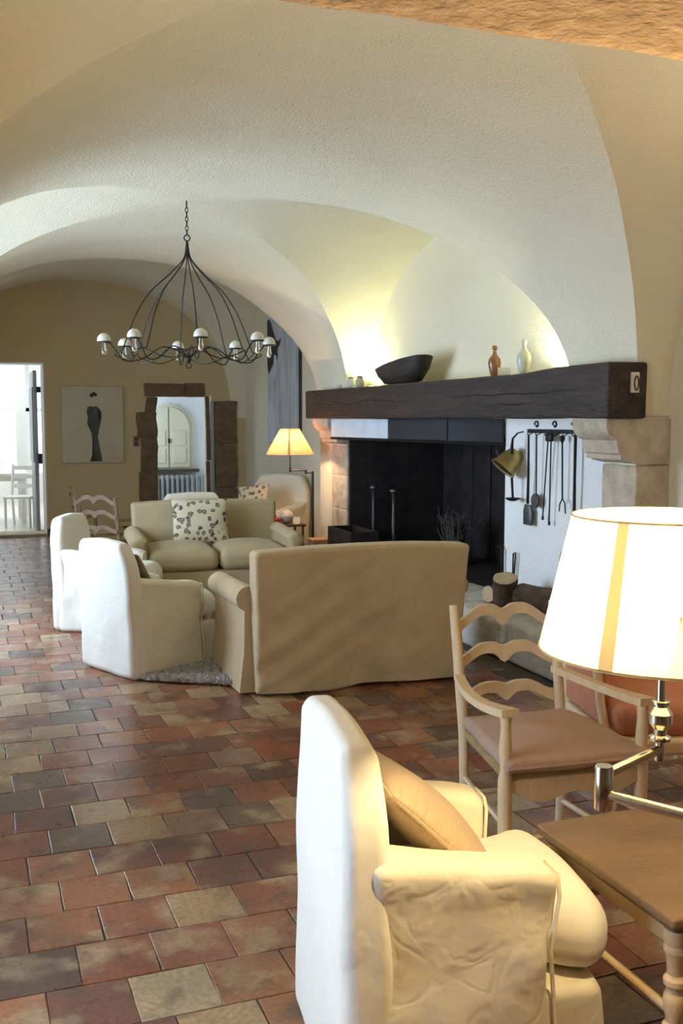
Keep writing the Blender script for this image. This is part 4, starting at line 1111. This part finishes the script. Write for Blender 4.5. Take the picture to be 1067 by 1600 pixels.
obj('tabletop', MB().rbox(0, 0, TZ - 0.014, TW, TD, 0.028, 0.008, 3, 3), 'table_wood', t)
obj('top_edge', MB().rbox(0, 0, TZ - 0.037, TW - 0.035, TD - 0.035, 0.018, 0.008, 3, 3), 'table_wood', t)
for sg in (-1, 1):
    obj('apron', MB().box(-TW / 2 + 0.05, TW / 2 - 0.05, sg * (TD / 2 - 0.05) - 0.01, sg * (TD / 2 - 0.05) + 0.01, TZ - 0.095, TZ - 0.046), 'cream_wood', t, False)
    obj('apron', MB().box(sg * (TW / 2 - 0.05) - 0.01, sg * (TW / 2 - 0.05) + 0.01, -TD / 2 + 0.05, TD / 2 - 0.05, TZ - 0.095, TZ - 0.046), 'cream_wood', t, False)
    for sy in (-1, 1):
        pr = [(0.016, 0), (0.02, 0.02), (0.015, 0.05), (0.018, 0.10), (0.024, 0.17), (0.020, 0.20), (0.026, 0.21), (0.026, 0.222), (0.018, 0.232), (0.021, 0.25), (0.026, 0.28), (0.024, 0.295), (0.017, 0.31), (0.026, 0.322), (0.026, 0.334), (0.018, 0.345),
              (0.020, 0.38), (0.024, 0.395), (0.028, 0.40), (0.028, 0.41), (0.024, 0.416), (0.028, 0.425), (0.028, 0.454)]
        obj('leg', MB().lathe(pr, 16, (sg * (TW / 2 - 0.045), sy * (TD / 2 - 0.045), 0)), 'cream_wood', t, 35)
    obj('stretcher', MB().tube([(sg * (TW / 2 - 0.045), -TD / 2 + 0.05, 0.25), (sg * (TW / 2 - 0.045), TD / 2 - 0.05, 0.25)], 0.012, 8), 'cream_wood', t)
for sg in (-1, 1):
    obj('stretcher', MB().tube([(-TW / 2 + 0.05, sg * (TD / 2 - 0.045), 0.30), (TW / 2 - 0.05, sg * (TD / 2 - 0.045), 0.30)], 0.012, 8), 'cream_wood', t)


# ------------------------------------------------------------------ lamps
def shade(t, c, r0, r1, z0, z1, mtl, seams, seam_mtl, rim_mtl):
    n = 56
    mb = MB(); vs = []
    for (r_, z) in ((r0, z0), (r1, z1)):
        for k in range(n): vs.append((c[0] + r_ * math.cos(2 * PI * k / n), c[1] + r_ * math.sin(2 * PI * k / n), z))
    mb.add(vs, [(k, (k + 1) % n, n + (k + 1) % n, n + k) for k in range(n)])
    s = obj('lamp_shade', mb, mtl, t)
    for r_, z in ((r0, z0), (r1, z1)):
        obj('rim', MB().tube([(c[0] + r_ * math.cos(2 * PI * k / n), c[1] + r_ * math.sin(2 * PI * k / n), z) for k in range(n)], 0.0025, 5, closed=True), rim_mtl, s)
    for a in seams:
        mb = MB(); vs = []
        for (r_, z) in ((r0, z0), (r1, z1)):
            for d in (-0.06, 0.06): vs.append((c[0] + (r_ + 0.001) * math.cos(a + d), c[1] + (r_ + 0.001) * math.sin(a + d), z))
        mb.add(vs, [(0, 1, 3, 2)]); obj('seam', mb, seam_mtl, s)


# foreground swing-arm floor lamp
KL = 0.885
LX, LY = 1.40 * KL, 1.79 * KL


def lz(z): return EYE + (z - EYE) * KL


lamp = thing('floor_lamp', 'swing arm floor lamp with a large glowing cream drum shade in the foreground', 'floor lamp', (0, 0, 0))
J = Vector((1.213, 1.725, 0.0)) * KL; PX, PY = 1.45 * KL, 1.30 * KL
shade(lamp, (LX, LY), 0.262 * KL, 0.196 * KL, lz(1.105), lz(1.395), 'shade_cream', [R(208)], 'shade_seam', 'shade_seam')
obj('stem', MB().lathe([(r_ * KL, lz(z_)) for r_, z_ in [(0.011, 0.86), (0.011, 0.905), (0.024, 0.906), (0.024, 0.913), (0.014, 0.917), (0.014, 0.93), (0.026, 0.945), (0.026, 0.965), (0.015, 0.98), (0.015, 0.985), (0.019, 0.986), (0.019, 0.992), (0.009, 0.993), (0.009, 1.19)]], 18, (LX, LY, 0)), 'chrome', lamp, 35)
obj('upper_arm', MB().tube([(LX, LY, lz(0.885)), (J.x, J.y, lz(0.872))], 0.010, 10), 'chrome', lamp)
obj('elbow', MB().lathe([(0.016, lz(0.80)), (0.017, lz(0.802)), (0.017, lz(0.888)), (0.015, lz(0.892))], 16, (J.x, J.y, 0)), 'chrome', lamp)
obj('lower_arm', MB().tube([(J.x, J.y, lz(0.832)), (PX, PY, lz(0.832))], 0.010, 10), 'chrome', lamp)
obj('pole', MB().tube([(PX, PY, 0.03), (PX, PY, lz(0.90))], 0.013, 12), 'chrome', lamp)
obj('base', MB().lathe([(0.14, 0), (0.14, 0.012), (0.12, 0.022), (0.03, 0.032), (0.016, 0.045)], 28, (PX, PY, 0)), 'chrome', lamp)
zb_ = lz(1.19)
obj('bulb', MB().lathe([(0.014, zb_ - 0.01), (0.02, zb_ + 0.01), (0.030, zb_ + 0.04), (0.028, zb_ + 0.065), (0.012, zb_ + 0.085), (0.002, zb_ + 0.088)], 14, (LX, LY, 0)), 'bulb_lit', lamp)
for a in (0, 120, 240): obj('shade_spoke', MB().tube([(LX, LY, zb_), (LX + 0.2 * math.cos(R(a)), LY + 0.2 * math.sin(R(a)), zb_ + 0.03)], 0.003, 5), 'chrome', lamp)
l = light('floor_lamp_light', 'POINT', (LX, LY, zb_ + 0.125), 60, (1.0, 0.77, 0.43), size=0.03); l.parent = lamp

# floor lamp by the fireplace
lamp = thing('floor_lamp', 'dark swing arm floor lamp with a small peach shade left of the fireplace', 'floor lamp', (0, 0, 0))
QX, QY, SX, SY = 3.40, 10.06, 3.19, 10.17
shade(lamp, (SX, SY), 0.25, 0.10, 1.235, 1.50, 'shade_peach', [R(250)], 'shade_seam', 'shade_peach')
obj('stem', MB().tube([(SX, SY, 1.06), (SX, SY, 1.40)], 0.007, 8), 'bronze_lamp', lamp)
obj('knuckle', MB().tube([(SX, SY, 1.05), (SX, SY, 1.10)], 0.012, 8), 'bronze_lamp', lamp)
mx, my = SX + (QX - SX) * 0.7, SY + (QY - SY) * 0.7
obj('upper_arm', MB().tube([(SX, SY, 1.067), (mx, my, 1.067)], 0.007, 8), 'bronze_lamp', lamp)
obj('elbow', MB().tube([(mx, my, 1.03), (mx, my, 1.075)], 0.012, 8), 'bronze_lamp', lamp)
obj('lower_arm', MB().tube([(mx, my, 1.043), (QX, QY, 1.043)], 0.006, 8), 'bronze_lamp', lamp)
obj('pole', MB().tube([(QX, QY, 0.02), (QX, QY, 1.06)], 0.014, 10), 'bronze_lamp', lamp)
obj('base', MB().lathe([(0.13, 0), (0.13, 0.012), (0.03, 0.025), (0.016, 0.04)], 24, (QX, QY, 0)), 'bronze_lamp', lamp)
obj('bulb', MB().lathe([(0.012, 1.36), (0.026, 1.39), (0.024, 1.41), (0.004, 1.43)], 12, (SX, SY, 0)), 'bulb_lit', lamp)
l = light('floor_lamp_light', 'POINT', (SX, SY, 1.335), 17, (1.0, 0.62, 0.33), size=0.03); l.parent = lamp

# unseen sconce added on the right wall for more warm light in the near bay
t = thing('wall_sconce', 'warm parchment wall sconce on the right wall beside the nearest bay', 'wall lamp', (WR, 2.75, 1.72))
obj('backplate', MB().rbox(-0.012, 0, 0, 0.024, 0.10, 0.16, 0.008, 1, 2), 'bronze_lamp', t)
obj('arm', MB().tube([(-0.02, 0, 0), (-0.10, 0, -0.03), (-0.14, 0, 0.02), (-0.14, 0, 0.07)], 0.008, 8), 'bronze_lamp', t)
shade(t, (-0.14, 0), 0.10, 0.06, 0.05, 0.20, 'shade_peach', [], 'shade_seam', 'shade_peach')
obj('bulb', MB().lathe([(0.010, 0.07), (0.022, 0.10), (0.020, 0.115), (0.003, 0.13)], 12, (-0.14, 0, 0)), 'bulb_lit', t)
l = light('wall_sconce_light', 'POINT', (-0.14, 0, 0.15), 42, (1.0, 0.77, 0.43), size=0.02); l.parent = t

# side table with small things
t = thing('side_table', 'small dark wooden side table beside the fireplace floor lamp', 'table', (3.22, 10.44, 0))
obj('tabletop', MB().rbox(0, 0, 0.475, 0.36, 0.34, 0.025, 0.006, 2, 2), 'dark_wood', t)
for sx in (-1, 1):
    for sy in (-1, 1): obj('leg', MB().tube([(sx * 0.15, sy * 0.14, 0), (sx * 0.15, sy * 0.14, 0.463)], 0.014, 8), 'dark_wood', t)
obj('shelf', MB().rbox(0, 0, 0.16, 0.31, 0.29, 0.018, 0.004, 2, 1), 'dark_wood', t)
t = thing('globe_ornament', 'pale round ceramic ball on the small side table', 'ornament', (3.22, 10.40, 0.488))
obj('ball', MB().lathe([(0.075 * math.sin(PI * i / 16) + 0.0005, 0.075 - 0.075 * math.cos(PI * i / 16)) for i in range(17)], 24), 'white_glaze', t)
obj('band', MB().tube([(0.0755 * math.cos(a), 0.0755 * math.sin(a), 0.075 + 0.01 * math.sin(3 * a)) for a in [2 * PI * i / 30 for i in range(30)]], 0.003, 5, closed=True), 'grey_paint', t)
tag(obj('greeting_card', MB().box(-0.035, 0.035, -0.003, 0.003, 0, 0.075), 'paper', None, False, (3.30, 10.30, 0.489), (R(-14), 0, R(-25))), 'white folded card in front of the pale ball on the side table', 'card')
t = thing('red_dish', 'shiny red ornament left of the pale ball on the side table', 'ornament', (3.085, 10.36, 0.488))
obj('bowl', MB().lathe([(0.03, 0), (0.055, 0.02), (0.06, 0.05), (0.05, 0.07), (0.02, 0.082), (0.006, 0.084)], 18), 'red_glaze', t)
obj('knob', MB().lathe([(0.006, 0.083), (0.012, 0.095), (0.004, 0.104)], 10), 'amber_glaze', t)
t = thing('cardboard_box', 'open brown cardboard box on the floor next to the log box', 'box', (3.42, 9.86, 0))
obj('body', MB().box(-0.11, 0.11, -0.10, 0.10, 0, 0.36, 0.004), 'card_brown', t, False)
obj('lid', MB().rbox(0, 0, 0.368, 0.235, 0.215, 0.02, 0.004, 1, 1), 'card_brown', t)

# ------------------------------------------------------------------ chandelier
CX, CY = 1.60, 7.62
ct = crown(CY)
ch = thing('chandelier', 'wrought iron wire chandelier with eight porcelain caps and clear bulbs', 'chandelier', (CX, CY, 0))
z = ct - 0.012; i = 0
obj('ceiling_hook', MB().tube([(0, 0, ct + 0.02), (0, 0, ct - 0.02)], 0.006, 6), 'iron', ch)
while z > 2.965:
    a = 0 if i % 2 else PI / 2
    pts = [(0.010 * math.cos(b) * math.cos(a), 0.010 * math.cos(b) * math.sin(a), z - 0.018 + 0.021 * math.sin(b)) for b in [2 * PI * k / 10 for k in range(10)]]
    obj('chain_link', MB().tube(pts, 0.0035, 5, closed=True), 'iron', ch); z -= 0.033; i += 1
obj('ring', MB().tube([(0.022 * math.cos(b), 0, 2.935 + 0.022 * math.sin(b)) for b in [2 * PI * k / 14 for k in range(14)]], 0.005, 6, closed=True), 'iron', ch)
obj('neck', MB().tube([(0, 0, 2.91), (0, 0, 2.86), (0, 0, 2.80)], [0.008, 0.014, 0.018], 8), 'iron', ch)
obj('hub', MB().lathe([(0.004, 2.02), (0.018, 2.03), (0.022, 2.05), (0.014, 2.075), (0.004, 2.09)], 12), 'iron', ch)
obj('ring', MB().tube([(0.020 * math.cos(b), 0, 2.0 + 0.020 * math.sin(b)) for b in [2 * PI * k / 14 for k in range(14)]], 0.004, 6, closed=True), 'iron', ch)


def cr_(p, n=6):
    out = []
    P = [p[0]] + list(p) + [p[-1]]
    for k in range(1, len(P) - 2):
        for j in range(n):
            u = j / n; a, b, c, d = [Vector(q) for q in P[k - 1:k + 3]]
            out.append(0.5 * ((2 * b) + (-a + c) * u + (2 * a - 5 * b + 4 * c - d) * u * u + (-a + 3 * b - 3 * c + d) * u ** 3))
    return out + [Vector(p[-1])]


for i in range(8):
    a = R(41 + 45 * i)
    ca, sa = math.cos(a), math.sin(a)
    f = lambda r_, z, s=0.0: (r_ * ca - s * sa, r_ * sa + s * ca, z)
    obj('rib', MB().tube(cr_([f(0.010, 2.86), f(0.03, 2.78), f(0.13, 2.67), f(0.28, 2.53), f(0.38, 2.37), f(0.44, 2.22), f(0.485, 2.105)]), 0.0048, 5), 'iron', ch)
    obj('arm', MB().tube(cr_([f(0.012, 2.06), f(0.09, 2.115), f(0.20, 2.13), f(0.34, 2.045), f(0.47, 2.03), f(0.53, 2.10), f(0.575, 2.155), f(0.615, 2.16)]), 0.0050, 5), 'iron', ch)
    obj('swag', MB().tube(cr_([f(0.50, 2.10), f(0.46, 2.05, 0.10), f(0.42, 2.035, 0.19), f(0.44, 2.08, 0.32), (0.485 * math.cos(a + PI / 4), 0.485 * math.sin(a + PI / 4), 2.105)]), 0.0042, 5), 'iron', ch)
    p = f(0.615, 0)
    cap = obj('lamp_cap', MB().lathe([(0.049, 2.165), (0.050, 2.175), (0.046, 2.195), (0.033, 2.214), (0.015, 2.224), (0.002, 2.226)], 16, (p[0], p[1], 0)), 'porcelain', ch)
    obj('collar', MB().lathe([(0.050, 2.158), (0.051, 2.166), (0.02, 2.168)], 16, (p[0], p[1], 0)), 'iron', cap)
    obj('bulb', MB().lathe([(0.012, 2.16), (0.014, 2.13), (0.019, 2.10), (0.018, 2.08), (0.010, 2.065), (0.002, 2.062)], 12, (p[0], p[1], 0)), 'glass', cap)

# ------------------------------------------------------------------ terracotta floor tiles
TWX, TWY = 0.226, 0.2355
ROW0 = 2.845


def tile_mesh(seed):
    rnd = random.Random(seed); hx, hy = TWX / 2 - 0.0022, TWY / 2 - 0.0020; c = 0.0024
    j = lambda: rnd.uniform(-0.003, 0.003)
    base = []; n = 4
    corners = [(-hx + j(), -hy + j()), (hx + j(), -hy + j()), (hx + j(), hy + j()), (-hx + j(), hy + j())]
    ring = []
    for k in range(4):
        a, b = corners[k], corners[(k + 1) % 4]
        for q in range(3):
            u = q / 3; w = rnd.uniform(-0.0012, 0.0012) if q else 0
            ring.append((a[0] + (b[0] - a[0]) * u + w, a[1] + (b[1] - a[1]) * u + w))
    m = len(ring); vs = []
    for (s_, z) in ((1.0, -0.02), (1.0, -0.0012), (1 - c / hx, 0.0)): vs += [(x * s_, y * s_, z) for x, y in ring]
    fs = [(l * m + k, l * m + (k + 1) % m, (l + 1) * m + (k + 1) % m, (l + 1) * m + k) for l in range(2) for k in range(m)]
    fs.append(tuple(2 * m + k for k in range(m)))
    return vs, fs


VAR = [tile_mesh(100 + i) for i in range(8)]
VME = []
for i, (vs_, fs_) in enumerate(VAR):
    me = bpy.data.meshes.new('tile'); me.from_pydata(vs_, [], fs_); me.materials.append(M['terracotta']); VME.append(me)
rnd = random.Random(21)
cells = []
r0 = int((-2.2 - ROW0) / TWY) ; r1 = int((YB - ROW0) / TWY)
for r_ in range(r0, r1 + 1):
    y = ROW0 + (r_ + 0.5) * TWY
    if y + TWY / 2 > YB: continue
    off = 0.27 + (0.5 if r_ % 2 else 0) * TWX + (rnd.uniform(-0.022, 0.022) if r_ else 0)
    k0 = int((-0.62 - off) / TWX) - 1
    for k in range(k0, 30):
        x = off + (k + 0.5) * TWX
        if x < WL + 0.10 or x > WR - 0.02: continue
        if x > 3.30 - 0.1 and 4.40 < y < 9.80: continue
        cells.append((x, y, rnd.randrange(8), rnd.uniform(-0.006, 0.006), rnd.uniform(-0.0010, 0.0008), rnd.choice((0, PI))))
bpy.context.view_layer.update()
dg = bpy.context.evaluated_depsgraph_get()
fwd = Vector((math.sin(YAW) * math.cos(PIT), math.cos(YAW) * math.cos(PIT), -math.sin(PIT)))
rgt = Vector((math.cos(YAW), -math.sin(YAW), 0)); upv = rgt.cross(fwd)
scored = []
for ci, c in enumerate(cells):
    d = Vector((c[0], c[1], 0.0)) - Vector((0, 0, EYE)); w = d.dot(fwd)
    s = 0
    if w > 0.2:
        px, py = 533.5 + FPX * d.dot(rgt) / w, 800 - FPX * d.dot(upv) / w
        if -70 < px < 1137 and 600 < py < 1690:
            vis = 0
            for ox, oy in ((0, 0), (-0.08, -0.08), (0.08, 0.08), (0.08, -0.08), (-0.08, 0.08)):
                dd = d + Vector((ox, oy, 0)); L_ = dd.length
                hit, loc, *_ = sc.ray_cast(dg, Vector((0, 0, EYE)), dd.normalized(), distance=L_ - 0.01)
                vis += 0 if hit else 1
            if vis: s = vis / 5 / w ** 3
    scored.append((s, ci))
scored.sort(reverse=True)
near = {ci for s, ci in scored[:300] if s > 0}
rest = MB()
for ci, (x, y, vi, rz, dz, flip) in enumerate(cells):
    if ci in near:
        o = bpy.data.objects.new('tile', VME[vi]); COL.objects.link(o); o.parent = floor
        o.location = (x, y, dz); o.rotation_euler = (0, 0, rz + flip)
    else:
        ca, sa = math.cos(rz + flip), math.sin(rz + flip)
        rest.add([(x + a * ca - b * sa, y + a * sa + b * ca, q + dz) for a, b, q in VAR[vi][0]], VAR[vi][1])
me = bpy.data.meshes.new('far_tiles'); me.from_pydata(rest.v, [], rest.f); me.materials.append(M['terracotta_far'])
o = bpy.data.objects.new('far_tiles', me); COL.objects.link(o); o.parent = floor; o['kind'] = 'stuff'
